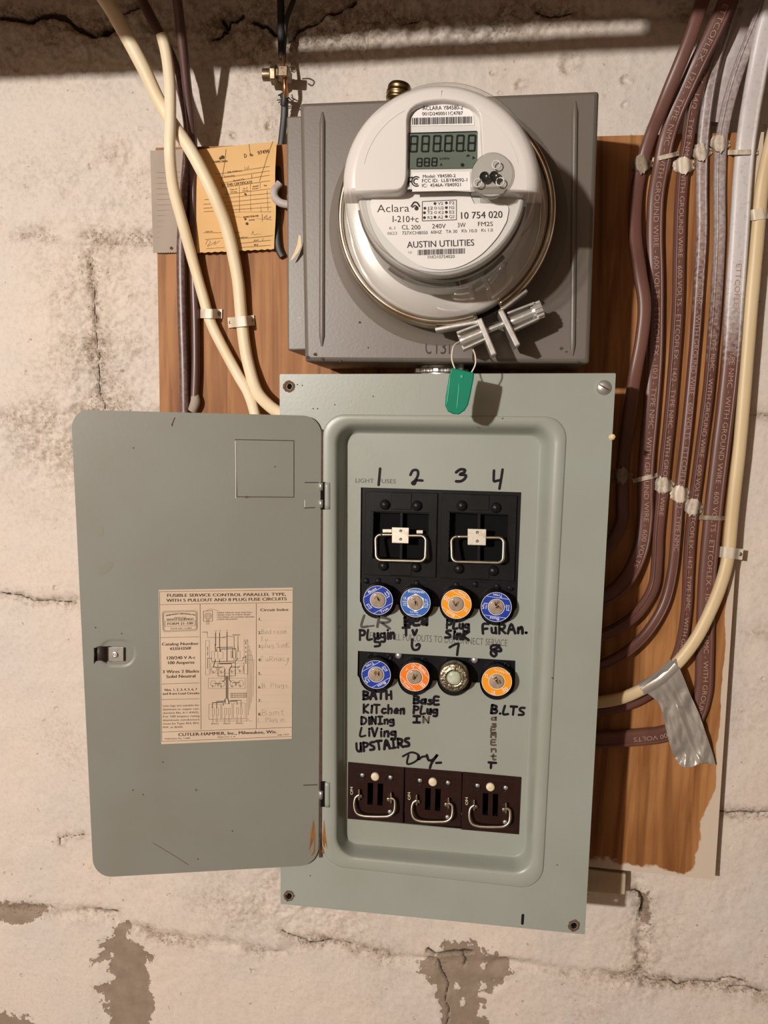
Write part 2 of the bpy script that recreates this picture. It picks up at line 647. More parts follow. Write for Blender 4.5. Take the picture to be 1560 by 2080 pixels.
def mk_wall(name):
    m, nt, b, N, L = _nodes(name)
    tc = N.new('ShaderNodeTexCoord')

    def noise(scale, detail=6, rough=.55):
        n = N.new('ShaderNodeTexNoise')
        n.inputs['Scale'].default_value = scale
        n.inputs['Detail'].default_value = detail
        n.inputs['Roughness'].default_value = rough
        L.new(tc.outputs['Object'], n.inputs['Vector'])
        return n

    def ramp(src, stops):
        r = N.new('ShaderNodeValToRGB')
        e = r.color_ramp.elements
        e[0].position, e[0].color = stops[0][0], (*stops[0][1], 1)
        e[1].position, e[1].color = stops[-1][0], (*stops[-1][1], 1)
        for p, c in stops[1:-1]:
            q = e.new(p)
            q.color = (*c, 1)
        L.new(src, r.inputs['Fac'])
        return r

    def mix(fac, a, bb, mode='MIX'):
        x = N.new('ShaderNodeMix')
        x.data_type = 'RGBA'
        x.blend_type = mode
        if isinstance(fac, float):
            x.inputs['Factor'].default_value = fac
        else:
            L.new(fac, x.inputs['Factor'])
        for s, k in ((a, 'A'), (bb, 'B')):
            if isinstance(s, tuple):
                x.inputs[k].default_value = (*s, 1)
            else:
                L.new(s, x.inputs[k])
        return x.outputs['Result']

    def attr(nm):
        a = N.new('ShaderNodeAttribute')
        a.attribute_name = nm
        return a.outputs['Fac']

    def math_(op, a, bb):
        x = N.new('ShaderNodeMath')
        x.operation = op
        for i, s in enumerate((a, bb)):
            if isinstance(s, (int, float)):
                x.inputs[i].default_value = s
            else:
                L.new(s, x.inputs[i])
        return x.outputs[0]

    paint = ramp(noise(7, 5).outputs['Fac'], [(.30, (.70, .605, .52)), (.5, (.665, .595, .525)), (.72, (.62, .575, .53))])
    fine = ramp(noise(210, 4).outputs['Fac'], [(.32, (.55, .50, .45)), (.54, (1, 1, 1))])
    c = mix(math_('ADD', math_('MULTIPLY', attr('dirt'), 1.1), .16), paint.outputs['Color'], mix(1.0, paint.outputs['Color'], fine.outputs['Color'], 'MULTIPLY'))
    # grime, in its own patches
    g = math_('MULTIPLY', attr('dirt'), ramp(noise(85, 6, .65).outputs['Fac'], [(.38, (0, 0, 0)), (.66, (1, 1, 1))]).outputs['Color'])
    c = mix(g, c, (.30, .22, .15))
    # specks
    sp = ramp(noise(125, 2).outputs['Fac'], [(.715, (0, 0, 0)), (.735, (1, 1, 1))])
    c = mix(math_('MULTIPLY', sp.outputs['Color'], .6), c, (.25, .19, .13))
    # dark stipple: shade of the rough plaster's relief put into the colour
    st = ramp(math_('ADD', noise(330, 5, .65).outputs['Fac'], math_('MULTIPLY', attr('dirt'), .19)), [(.70, (0, 0, 0)), (.80, (1, 1, 1))])
    c = mix(math_('MULTIPLY', st.outputs['Color'], .5), c, (.22, .165, .115))
    # bare concrete where the paint has flaked (signed distance in mm + noise)
    nb = noise(110, 6, .6)
    sd = math_('ADD', attr('bare'), math_('MULTIPLY', math_('SUBTRACT', nb.outputs['Fac'], .5), 16.0))
    bare = ramp(math_('ADD', math_('MULTIPLY', sd, .5), .5), [(.45, (0, 0, 0)), (.55, (1, 1, 1))])
    conc = ramp(noise(60, 6).outputs['Fac'], [(.3, (.25, .195, .145)), (.7, (.315, .25, .19))])
    c = mix(bare.outputs['Color'], c, conc.outputs['Color'])
    cr = ramp(attr('crack'), [(.35, (0, 0, 0)), (.75, (1, 1, 1))])
    c = mix(cr.outputs['Color'], c, (.05, .032, .02))
    L.new(c, b.inputs['Base Color'])
    b.inputs['Roughness'].default_value = .62
    b.inputs['Specular IOR Level'].default_value = .3
    h = math_('ADD', math_('MULTIPLY', noise(160, 5).outputs['Fac'], .6), math_('MULTIPLY', noise(420, 3).outputs['Fac'], .3))
    h = math_('SUBTRACT', h, math_('MULTIPLY', st.outputs['Color'], .55))
    h = math_('SUBTRACT', h, math_('MULTIPLY', bare.outputs['Color'], .35))
    bp = N.new('ShaderNodeBump')
    bp.inputs['Strength'].default_value = .75
    bp.inputs['Distance'].default_value = .0012
    L.new(h, bp.inputs['Height'])
    L.new(bp.outputs[0], b.inputs['Normal'])
    return m


M = dict(
    wall=mk_wall('painted_block_wall'),
    wood=mk_wood('varnished_plywood'),
    joist=mk('rough_joist_wood', (.20, .11, .055), .7, col2=(.13, .07, .035), scale=20, bump=.3),
    room=mk('basement_plaster', (.15, .105, .07), .8, col2=(.12, .085, .055), scale=6, bump=.2),
    concrete_floor=mk('concrete_floor', (.12, .09, .065), .7, col2=(.09, .07, .05), scale=5, bump=.2),
    grey_paint=mk_worn('grey_green_enamel', (.315, .345, .310), (.10, .085, .06), .36),
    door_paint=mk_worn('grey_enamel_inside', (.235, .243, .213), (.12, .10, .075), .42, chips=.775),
    box_paint=mk_worn('taupe_enamel', (.150, .132, .112), (.27, .20, .13), .40, chips=.755, cscale=90),
    box_mark=mk('dark_taupe_stamping', (.055, .045, .036), .6, spec=.15),
    dark_steel=mk('dark_box_steel', (.035, .03, .026), .6, col2=(.05, .04, .03)),
    rust=mk('rust_stain', (.33, .13, .025), .8, col2=(.20, .085, .02), scale=260, stretch=(1, 1, .25)),
    rust_dark=mk('dark_rust', (.10, .05, .025), .85, col2=(.05, .03, .02), scale=200),
    white_plastic=mk('white_plastic', (.66, .63, .60), .28, col2=(.64, .61, .58), scale=12),
    grey_white=mk('pale_grey_plastic', (.60, .60, .58), .4, col2=(.57, .575, .555), scale=12),
    label_white=mk('white_label_paper', (.76, .74, .72), .55, col2=(.73, .715, .70), scale=20),
    ink=mk('black_print', (.035, .032, .030), .6, spec=.12),
    ink_grey=mk('grey_print', (.22, .21, .20), .6, spec=.12),
    lcd=mk('lcd_green_grey', (.115, .145, .115), .3, col2=(.095, .12, .095), scale=15, spec=.2),
    lcd_dark=mk('lcd_segment', (.012, .014, .012), .4, spec=.12),
    clear=mk_clear('clear_polycarbonate'),
    clear_front=mk_clear('clear_front_pane', (.985, .985, .98), .02),
    smoke=mk_clear('clear_smoky_plastic', (.80, .79, .77), .06),
    zinc=mk('zinc_plated_steel', (.66, .65, .62), .34, .72, col2=(.54, .52, .48), scale=120, bump=.15),
    ring_steel=mk('stained_ring_steel', (.66, .60, .50), .24, 1.0, col2=(.46, .36, .24), scale=45),
    brass=mk('tarnished_brass', (.36, .25, .12), .35, 1.0, col2=(.22, .14, .07), scale=120),
    bronze=mk('weathered_bronze', (.30, .22, .14), .42, .8, col2=(.17, .115, .07), scale=180, bump=.3),
    copper=mk('bare_copper', (.72, .36, .18), .3, 1.0),
    green=mk('green_plastic', (.0, .215, .120), .45, col2=(.0, .185, .105), scale=30, spec=.2),
    green_light=mk('pale_green_moulding', (.03, .36, .22), .4),
    black_plastic=mk('black_bakelite', (.0075, .0075, .0085), .36, col2=(.011, .011, .0115), scale=80, bump=.08, spec=.22),
    black_mark=mk('black_relief', (.02, .02, .021), .45, spec=.12),
    brown_plastic=mk('brown_bakelite', (.022, .0085, .007), .36, col2=(.028, .011, .009), scale=70, bump=.06, spec=.22),
    recess_shade=mk('recess_shade_black', (.004, .004, .004), .8, spec=.12),  # puts the shade inside wells, slots and holes into the colour
    handle=mk('dull_nickel_wire', (.60, .55, .45), .34, 1.0, col2=(.44, .38, .29), scale=110),
    plate_nickel=mk('spotted_nickel_plate', (.82, .78, .68), .42, .75, col2=(.60, .50, .34), scale=190, lo=.52, hi=.75),
    cream_button=mk('cream_button', (.78, .70, .52), .5, col2=(.66, .56, .38), scale=300),
    blue=mk('blue_fuse_label', (.012, .045, .36), .33),
    blue_pale=mk('pale_blue_fuse_label', (.04, .14, .50), .33),
    orange=mk('orange_fuse_label', (.86, .33, .015), .33),
    orange_deep=mk('deep_orange_fuse_label', (.86, .20, .015), .33),
    white_ink=mk('white_print', (.80, .80, .78), .5),
    fuse_window=mk('fuse_window_mica', (.42, .34, .27), .14, col2=(.30, .235, .18), scale=160, coat=.6),
    fuse_metal=mk('fuse_element', (.78, .62, .40), .28, 1.0, col2=(.60, .42, .22), scale=150),
    glass_green=mk('green_fuse_glass', (.36, .46, .36), .10, col2=(.58, .60, .48), scale=120, coat=.8),
    rust_edge=mk('rusty_hole_rim', (.16, .085, .045), .85, col2=(.09, .05, .03), scale=300),
    old_metal=mk('embossed_fuse_cap', (.52, .47, .36), .36, 1.0, col2=(.26, .22, .15), scale=260, bump=.9, bscale=420),
    cream_cable=mk('cream_cable_sheath', (.84, .72, .52), .48, col2=(.76, .62, .40), scale=26, stretch=(1, 1, .35), bump=.05),
    cream_dull=mk('yellowed_cable_sheath', (.70, .56, .34), .45, col2=(.62, .47, .27), scale=26, stretch=(1, 1, .3)),
    brown_cable=mk('brown_cable_sheath', (.155, .066, .050), .40, col2=(.118, .050, .038), scale=40, stretch=(1, 1, .3), bump=.06),
    purple_cable=mk('purple_brown_cable_sheath', (.130, .066, .058), .36, col2=(.095, .046, .04), scale=30, stretch=(1, 1, .3)),
    black_cable=mk('black_insulation', (.018, .018, .018), .5, col2=(.028, .027, .025), scale=60),
    cable_print=mk('cable_print', (.40, .27, .215), .7, spec=.15),
    overspray=mk('paint_overspray', (.50, .45, .44), .55, col2=(.42, .35, .33), scale=150),
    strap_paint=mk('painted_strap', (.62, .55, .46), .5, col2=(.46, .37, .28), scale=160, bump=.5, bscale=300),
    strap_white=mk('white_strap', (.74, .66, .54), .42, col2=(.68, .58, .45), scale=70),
    strap_dark=mk('dull_brown_strap', (.34, .27, .20), .65, col2=(.22, .165, .12), scale=160, bump=.7, bscale=300),  # darker, browner strap tone with a rougher surface
    nail=mk('nail_head', (.30, .26, .22), .4, .8),
    tape=mk('duct_tape', (.68, .64, .58), .28, .6, col2=(.60, .56, .50), scale=30, bump=.35, bscale=90),
    label_paper=mk('buff_label_paper', (.64, .51, .38), .7, col2=(.56, .44, .32), scale=16, lo=.42, hi=.75),
    pencil=mk('pencil', (.34, .26, .20), .8, spec=.12),
    print_brown=mk('label_print', (.075, .045, .03), .8, spec=.12),
    card=mk('yellow_card', (.74, .47, .20), .7, col2=(.67, .41, .165), scale=14),
    card_fold=mk('card_crease', (.36, .19, .07), .8),
    grey_card=mk('grey_paper', (.40, .335, .275), .75, col2=(.36, .30, .245), scale=14),
    chip=mk('bare_chip', (.74, .58, .36), .7),
    marker=mk('black_marker', (.013, .010, .014), .5, spec=.12),
    marker_faded=mk('faded_marker', (.085, .075, .075), .55, spec=.12),
    marker_brown=mk('worn_marker', (.10, .075, .055), .55, spec=.12),
    stamped=mk('stamped_lettering', (.12, .115, .10), .6, spec=.12),
)


# ------------------------------------------------------------------ the wall
def lattice_noise(x, z, scale, seed):
    rng = np.random.default_rng(seed)
    G = rng.random((256, 256))
    u, v = x / scale + 97.3, z / scale + 31.7
    iu, iv = np.floor(u).astype(int), np.floor(v).astype(int)
    fu, fv = u - iu, v - iv
    fu, fv = fu * fu * (3 - 2 * fu), fv * fv * (3 - 2 * fv)
    a, b_ = G[iu % 256, iv % 256], G[(iu + 1) % 256, iv % 256]
    c, d = G[iu % 256, (iv + 1) % 256], G[(iu + 1) % 256, (iv + 1) % 256]
    return (a * (1 - fu) + b_ * fu) * (1 - fv) + (c * (1 - fu) + d * fu) * fv - .5


def fbm(x, z, scale, seed, octs=4, gain=.5):
    s, a = 0, 1.0
    for k in range(octs):
        s = s + a * lattice_noise(x, z, scale / 2 ** k, seed + k)
        a *= gain
    return s


def wall_px(pts):
    out = []
    for x, y in pts:
        p = P(x, y, 0)
        out.append((p.x, p.z))
    return np.array(out)


def seg_dist(x, z, line, reach, closed=False):
    """distance to a polyline, 'reach' where farther than that"""
    D = np.full(x.shape, reach)
    n = len(line)
    for i in range(n if closed else n - 1):
        a, b_ = line[i], line[(i + 1) % n]
        m = (x > min(a[0], b_[0]) - reach) & (x < max(a[0], b_[0]) + reach) & (z > min(a[1], b_[1]) - reach) & (z < max(a[1], b_[1]) + reach)
        if not m.any():
            continue
        px, pz = x[m] - a[0], z[m] - a[1]
        ex, ez = b_[0] - a[0], b_[1] - a[1]
        t = np.clip((px * ex + pz * ez) / (ex * ex + ez * ez + 1e-12), 0, 1)
        D[m] = np.minimum(D[m], np.hypot(px - t * ex, pz - t * ez))
    return D


def inside(x, z, poly):
    r = np.zeros(x.shape, bool)
    n = len(poly)
    for i in range(n):
        a, b_ = poly[i], poly[(i + 1) % n]
        m = (a[1] > z) != (b_[1] > z)
        r ^= m & (x < (b_[0] - a[0]) * (z - a[1]) / (b_[1] - a[1] + 1e-12) + a[0])
    return r


def crop_px(pts, ox, oy, s):
    return [(ox + x / s, oy + y / s) for x, y in pts]


def axis_coords(lo, f0, f1, hi, step, coarse):
    return np.concatenate([np.linspace(lo, f0, coarse, endpoint=False), np.arange(f0, f1, step), np.linspace(f1, hi, coarse)])


def make_wall():
    xs = axis_coords(-2.2, -.62, .46, 2.2, .0015, 14)
    zs = axis_coords(0.0, CAM_Z - .71, CAM_Z + .51, 2.15, .0015, 10)
    X, Z = np.meshgrid(xs, zs, indexing='ij')
    x, z = X.ravel(), Z.ravel()
    wx = x + .004 * fbm(x, z, .02, 11, 3)
    wz = z + .004 * fbm(x, z, .02, 21, 3)
    h = .0040 * fbm(x, z, .13, 1, 3) + .0012 * fbm(x, z, .028, 5, 3) + .0004 * fbm(x, z, .006, 8, 2)
    dirt = np.zeros(x.shape)
    crack = np.zeros(x.shape)
    # rougher plaster: left middle, along the joints, under the top
    def blob(px, py, rx, ry):
        c = P(px, py, 0)
        return np.exp(-(((x - c.x) / (rx * pxsize(0))) ** 2 + ((z - c.z) / (ry * pxsize(0))) ** 2))
    rough = blob(205, 690, 110, 190) + blob(120, 900, 130, 90) + .7 * blob(600, 1850, 160, 60) + .8 * blob(1300, 1930, 40, 110) \
        + .6 * blob(560, 250, 30, 60) + 1.3 * blob(300, 70, 480, 70) + 1.0 * blob(900, 40, 340, 50) + .5 * blob(250, 320, 180, 60) + .5 * blob(590, 1780, 90, 60)
    dirt += .5 * np.clip(fbm(x, z, .09, 91, 4) - .12, 0, 1)
    h += .0011 * np.clip(fbm(x, z, .05, 95, 2) + .1, 0, 1) * fbm(x * 1.6, z * .7 + x * .5, .016, 97, 3)
    h += rough * (.0042 * fbm(x, z, .010, 33, 3) + .0026 * fbm(x, z, .0045, 44, 2))
    dirt += .75 * np.clip(rough, 0, 1) * np.clip(.7 + 1.2 * fbm(x, z, .03, 47, 3), 0, 1.4)
    # mortar joints
    joints = [
        ([(-80, 462), (0, 466), (120, 478), (230, 486), (330, 484), (600, 500)], .0050, .9),
        ([(-80, 850), (0, 850), (60, 838), (145, 845), (500, 850)], .0030, .6),
        ([(-80, 1200), (0, 1203), (60, 1220), (145, 1224), (600, 1240)], .0035, .6),
        ([(-80, 1850), (0, 1845), (100, 1850), (200, 1855), (240, 1872), (330, 1905), (420, 1916), (560, 1936), (640, 1905), (720, 1927), (850, 1952), (1040, 1957), (1180, 1975), (1320, 1992), (1420, 2000), (1560, 2020), (1640, 2026)], .0045, .8),
        ([(1640, 850), (1530, 842)], .0025, .4),
        ([(1640, 1300), (1560, 1290), (1460, 1280)], .0025, .5),
        ([(1640, 1660), (1540, 1656), (1455, 1650)], .0035, .6),
        ([(183, 520), (192, 600), (195, 690), (200, 790), (212, 832)], .0022, .5),
        ([(1295, 1790), (1304, 1860), (1302, 1930), (1300, 1990)], .0030, .6),
        ([(-60, 22), (0, 25), (200, 60), (420, 40), (640, 75), (800, 30), (1000, 20), (1400, 25), (1640, 10)], .0050, .8),
    ]
    for pts, dep, dd in joints:
        w = .0065
        D = seg_dist(wx, wz, wall_px(pts), .05)
        g = np.exp(-(D / w) ** 2)
        h -= dep * g * (.35 + 1.0 * np.clip(fbm(x, z, .03, 61, 3) + .30, 0, 1))
        h += dep * .35 * np.exp(-((D - .014) / .008) ** 2) * np.clip(fbm(x, z, .025, 66, 3), 0, 1)
        dirt += dd * np.exp(-(D / .010) ** 2) * np.clip(.6 + 1.6 * fbm(x, z, .04, 68, 3), 0, 1.5)
    # cracks
    cracks = [
        ([(0, 34), (50, 38), (100, 26), (125, 32), (150, 52), (185, 68), (222, 58)], 2.4),
        ([(185, 68), (215, 66), (224, 55)], 2.6),
        ([(235, 30), (290, 10)], 1.3),
        ([(447, 35), (455, 52), (470, 40), (492, 30)], 1.8), ([(430, 80), (448, 72), (458, 60)], 1.4),
        ([(510, 40), (535, 48), (560, 66)], 1.6),
        ([(585, 80), (605, 62), (640, 45), (660, 32), (705, 14), (720, 2)], 1.5),
        ([(1090, 20), (1120, 30), (1160, 26)], 1.1), ([(820, 45), (850, 36)], 1.0),
        ([(183, 530), (190, 640), (196, 700), (200, 790), (212, 830)], .55),
        ([(0, 1206), (40, 1208), (65, 1222), (145, 1224)], .7),
        (crop_px([(735, 825), (765, 850), (860, 832), (930, 834)], 540, 1560, 2.2286), 1.7),
        (crop_px([(890, 840), (905, 870), (898, 895)], 540, 1560, 2.2286), .8),
        (crop_px([(780, 880), (800, 920), (825, 970), (815, 1040), (828, 1100), (820, 1159)], 540, 1560, 2.2286), .8),
        (crop_px([(70, 740), (200, 795), (300, 790), (380, 800)], 540, 1560, 2.2286), 1.1),
        (crop_px([(545, 700), (600, 710), (660, 712)], 0, 1600, 2.786), 1.8),
        (crop_px([(630, 375), (680, 400), (710, 455), (700, 510), (690, 540)], 1100, 1700, 3.391), 1.3),
        (crop_px([(720, 985), (760, 1000), (880, 1000), (930, 1030), (1090, 1020), (1220, 1025), (1240, 985), (1310, 970), (1400, 1005)], 1100, 1700, 3.391), 1.0),
        (crop_px([(1300, 1045), (1420, 1050), (1520, 1080)], 1100, 1700, 3.391), .9),
        ([(1455, 1649), (1490, 1653), (1560, 1652)], .8),
        ([(1528, 842), (1640, 846)], .6),
        ([(120, 1718), (122, 1704), (140, 1700), (172, 1697)], .5),
    ]
    for pts, w in cracks:
        D = seg_dist(x + .0022 * fbm(x, z, .010, 71, 3), z + .0022 * fbm(x, z, .010, 81, 3), wall_px(pts), .02)
        ww = w * .0011
        g = np.clip(1.25 - D / ww * .75, 0, 1)
        crack = np.maximum(crack, np.clip(1.35 - D / (ww * 1.1), 0, 1))
        h -= .0045 * min(w, 1.6) * g
        dirt += .7 * np.exp(-(D / (.006)) ** 2)
    # chips and pits
    rng = np.random.default_rng(5)
    spots = [(1155, 130, 17), (430, 345, 5), (1270, 210, 5), (1060, 175, 9), (1270, 165, 9), (1000, 150, 6), (280, 255, 4), (262, 605, 4), (470, 275, 7), (545, 255, 8), (452, 38, 12), (480, 36, 10), (530, 46, 14), (455, 70, 9), (420, 50, 8), (690, 20, 12), (710, 8, 10), (185, 335, 6)]
    for k in range(240):
        spots.append((rng.uniform(-60, 1620), rng.uniform(-40, 2130), rng.uniform(1.5, 4.5)))
    for px, py, r in spots:
        c = P(px, py, 0)
        rr = r * pxsize(0)
        m = (abs(x - c.x) < rr * 2.2) & (abs(z - c.z) < rr * 2.2)
        d2 = np.hypot(wx[m] - c.x, wz[m] - c.z) / rr
        h[m] -= .0018 * np.exp(-(d2 ** 2)) - .0010 * np.exp(-((d2 - 1.2) / .4) ** 2)
        dirt[m] += .6 * np.exp(-((d2 - .9) / .5) ** 2)
    # paint flaked off
    patches = [
        crop_px([(640, 760), (690, 775), (722, 772), (728, 860), (800, 900), (870, 972), (830, 978), (830, 1040), (862, 1100), (848, 1130), (882, 1200), (828, 1250), (800, 1300), (850, 1500), (650, 1500), (612, 1250), (580, 1170), (515, 1130), (600, 1112), (642, 1082), (608, 1040), (632, 960), (560, 985), (516, 1028), (520, 970), (572, 940), (552, 868), (642, 858)], 0, 1600, 2.786),
        crop_px([(-60, 650), (110, 650), (200, 668), (285, 672), (222, 742), (110, 782), (30, 765), (-60, 700)], 0, 1600, 2.786),
        crop_px([(-60, 1312), (110, 1308), (235, 1335), (240, 1450), (-60, 1450)], 0, 1600, 2.786),
        crop_px([(808, 782), (870, 792), (952, 790), (992, 832), (1092, 862), (1118, 912), (1062, 932), (1082, 962), (1038, 1002), (968, 1022), (992, 1052), (958, 1092), (1035, 1165), (1060, 1300), (810, 1300), (800, 1165), (790, 1060), (758, 1028), (782, 1000), (738, 950), (688, 905), (762, 862), (792, 832)], 540, 1560, 2.2286),
        [(1300, 1825), (1318, 1815), (1322, 1850), (1320, 1880), (1308, 1872)],
    ]
    bare = np.full(x.shape, -30.0)
    for p in patches:
        poly = wall_px(p)
        D = seg_dist(x, z, poly, .03, True) * 1000
        s = np.where(inside(x, z, poly), D, -D)
        bare = np.maximum(bare, s)
    holes = crop_px([(980, 985), (870, 990), (885, 1060), (990, 900)], 540, 1560, 2.2286)
    for hx, hy in holes:
        c = P(hx, hy, 0)
        bare = np.minimum(bare, np.hypot((x - c.x) * 1.3, (z - c.z) * .8) * 1000 - 4)
    h -= .0009 / (1 + np.exp(-bare * 1.2))
    # flatten behind the board and boxes
    a, b_ = P(330, 320, 0), P(1480, 1780, 0)
    fx = np.clip(np.minimum(x - a.x, b_.x - x) / .01, 0, 1) * np.clip(np.minimum(z - b_.z, a.z - z) / .01, 0, 1)
    h = h * (1 - .8 * fx)
    h = np.minimum(h, .004)
    co = np.stack([x, -h, z], 1)
    nx, nz = len(xs), len(zs)
    idx = np.arange(nx * nz).reshape(nx, nz)
    q = np.stack([idx[:-1, :-1], idx[1:, :-1], idx[1:, 1:], idx[:-1, 1:]], -1).reshape(-1, 4)
    me = bpy.data.meshes.new('wall_back')
    me.vertices.add(len(co))
    me.vertices.foreach_set('co', co.ravel().astype(np.float32))
    me.loops.add(q.size)
    me.loops.foreach_set('vertex_index', q.ravel().astype(np.int32))
    me.polygons.add(len(q))
    me.polygons.foreach_set('loop_start', np.arange(0, q.size, 4, dtype=np.int32))
    me.polygons.foreach_set('use_smooth', np.ones(len(q), bool))
    me.update(calc_edges=True)
    for nm, arr in (('bare', bare * .5), ('dirt', np.clip(dirt, 0, 1.1) * .8), ('crack', crack)):
        at = me.attributes.new(nm, 'FLOAT', 'POINT')
        at.data.foreach_set('value', arr.astype(np.float32))
    me.materials.append(M['wall'])
    o = bpy.data.objects.new('wall_back', me)
    C.objects.link(o)
    structure(o)


make_wall()

# the rest of the cellar, behind and around the camera
for nm, c, s, mm in (
        ('floor', (0, -1.6, -.05), (4.4, 3.2, .1), 'concrete_floor'),
        ('ceiling', (0, -1.6, 2.30), (4.4, 3.2, .1), 'joist'),
        ('wall_left', (-2.25, -1.6, 1.1), (.1, 3.2, 2.3), 'room'),
        ('wall_right', (2.25, -1.6, 1.1), (.1, 3.2, 2.3), 'room'),
        ('wall_front', (0, -3.25, 1.1), (4.4, .1, 2.3), 'room')):
    mb = MB()
    mb.box(c, s)
    structure(mb.build(nm, M[mm]))

# shade casters above the frame: joist read from its shadow, boards and pipe added


def shade_z(x, y, d):
    """height at distance d from the wall on the line from the lamp to a wall pixel"""
    w_ = P(x, y, 0)
    return w_.z + (LAMP.z - w_.z) * d / -LAMP.y


def shade_x(x, y, d):
    w_ = P(x, y, 0)
    return w_.x + (LAMP.x - w_.x) * d / -LAMP.y


mb = MB()
jz = shade_z(1000, 60, .30)
mb.box((0, -.31, jz + .11), (4.3, .045, .22))
tag(mb.build('ceiling_joist', M['joist'], bevel=.002), 'rough wooden joist running along the wall above the panel', 'joist')
pz0, pz1 = shade_z(1000, 119, .30), shade_z(1000, 80, .30)
for x0, x1, lb in ((-.95, shade_x(560, 90, .345), 'short added board above the white cables, out of view, blocking the lamp'), (shade_x(1320, 90, .345), .75, 'longer added board above the brown cables, out of view, blocking the lamp')):
    mb = MB()
    z0 = shade_z(1000, 116, .345)
    mb.box(((x0 + x1) / 2, -.345, z0 + .05), (x1 - x0, .02, .10))  # added unseen boards that end the lit stripe on the wall
    tag(mb.build('shade_board', M['joist'], bevel=.002), lb, 'board')
mb = MB()
mb.sweep([Vector((-2.19 + 4.38 * i / 40, -.30, (pz0 + pz1) / 2)) for i in range(41)], pz1 - pz0, pz1 - pz0)  # added unseen pipe that shades a thin band of the wall
tag(mb.build('shade_pipe', M['bronze']), 'thin added pipe under the joist, out of view, shading the wall', 'pipe')


# ------------------------------------------------------------------ backboard
D_BOARD = .019


def make_board():
    d = D_BOARD
    tl, tr, br, bl = (316, 300), (1552, 268), (1452, 1787), (338, 1672)
    nx, nz = 60, 80
    bm_v, f = [], []
    paint = []
    for i in range(nx + 1):
        for j in range(nz + 1):
            u, v = i / nx, j / nz
            x = (tl[0] * (1 - u) + tr[0] * u) * (1 - v) + (bl[0] * (1 - u) + br[0] * u) * v
            y = (tl[1] * (1 - u) + tr[1] * u) * (1 - v) + (bl[1] * (1 - u) + br[1] * u) * v
            bm_v.append(P(x, y, d))
            p = 0.0
            e = (1 - u) * 1180
            p = max(p, 1.0 - e / (58 if v < .28 else 16) * .72)
            if v > .86:
                p = max(p, 1.0 - e / (4 + (v - .86) * 420) * .55)
            p = max(p, .72 - (1 - v) * 1480 / 22 * .3) if u > .75 else p
            paint.append(p)
    n = nz + 1
    for i in range(nx):
        for j in range(nz):
            f.append((i * n + j, i * n + j + 1, (i + 1) * n + j + 1, (i + 1) * n + j))
    per = [i * n for i in range(nx + 1)] + [nx * n + j for j in range(1, n)] + [i * n + nz for i in range(nx - 1, -1, -1)] + [j for j in range(nz - 1, 0, -1)]
    k0 = len(bm_v)
    for a in per:
        p = bm_v[a]
        bm_v.append(Vector((p.x, -.002, p.z)))
        paint.append(.15)
    m = len(per)
    for k in range(m):
        f.append((per[k], per[(k + 1) % m], k0 + (k + 1) % m, k0 + k))
    mb = MB()
    mb.add(bm_v, f)
    o = mb.build('plywood_backboard', M['wood'], fix=False)
    at = o.data.attributes.new('paint', 'FLOAT', 'POINT')
    at.data.foreach_set('value', np.array(paint, np.float32))
    bm = bmesh.new()
    bm.from_mesh(o.data)
    bmesh.ops.recalc_face_normals(bm, faces=bm.faces)
    bm.to_mesh(o.data)
    bm.free()
    tag(o, 'varnished plywood board behind the meter, panel and cables, white paint on its edge', 'board')
    mb = MB()
    for loop in [[(1150, 1760), (1272, 1776), (1270, 1818), (1150, 1808)]]:
        mb.prism([P(x, y, .017) for x, y in loop], [P(x, y, .017) + Vector((0, .015, 0)) for x, y in loop])
    tag(mb.build('painted_wood_block', mk('cream_painted_wood', (.50, .41, .29), .55, col2=(.42, .34, .24), scale=60, bump=.3), bevel=.0012),
        'small cream painted wood block under the plywood board, beside the panel corner', 'wood block')


make_board()


# ------------------------------------------------------------------ papers on the left
def sheet(name, corners, dep, mat, label, cat, bow=0.0, serrate=0, build_more=None, extra=()):
    """thin sheet with a little bow, corners in pixels tl,tr,br,bl"""
    mb = MB()
    nu, nv = 24, 30
    tl, tr, br, bl = corners

    def at(u, v, off=0.0):
        x = (tl[0] * (1 - u) + tr[0] * u) * (1 - v) + (bl[0] * (1 - u) + br[0] * u) * v
        y = (tl[1] * (1 - u) + tr[1] * u) * (1 - v) + (bl[1] * (1 - u) + br[1] * u) * v
        x += 1.2 * math.sin(v * 9 + u * 2) * (1 if u > .9 else 0)
        dd = dep + bow * (u ** 2) * math.sin(math.pi * min(1, v * 1.05)) + .0006 * math.sin(7 * u + 5 * v)
        return P(x, y, dd + off)

    def inv(x, y):
        u = v = .5
        for _ in range(12):
            t = ((tl[1] * (1 - u) + tr[1] * u), (bl[1] * (1 - u) + br[1] * u))
            v = (y - t[0]) / (t[1] - t[0])
            l = tl[0] * (1 - v) + bl[0] * v
            r = tr[0] * (1 - v) + br[0] * v
            u = (x - l) / (r - l)
        return u, v

    for side, off in ((0, 0.0), (1, -.0005)):
        vs = []
        for i in range(nu + 1):
            for j in range(nv + 1):
                v = j / nv
                if serrate and j == nv:
                    v += .004 * (1 if i % 2 else -1)
                vs.append(at(i / nu, v, off))
        mb.add(vs, [(i * (nv + 1) + j, i * (nv + 1) + j + 1, (i + 1) * (nv + 1) + j + 1, (i + 1) * (nv + 1) + j) for i in range(nu) for j in range(nv)], 0, True)
    if build_more:
        build_more(mb, lambda x, y, off=0.0: at(*inv(x, y), off + .0002))
    o = mb.build(name, [mat] + list(extra), fix=False)
    return tag(o, label, cat)


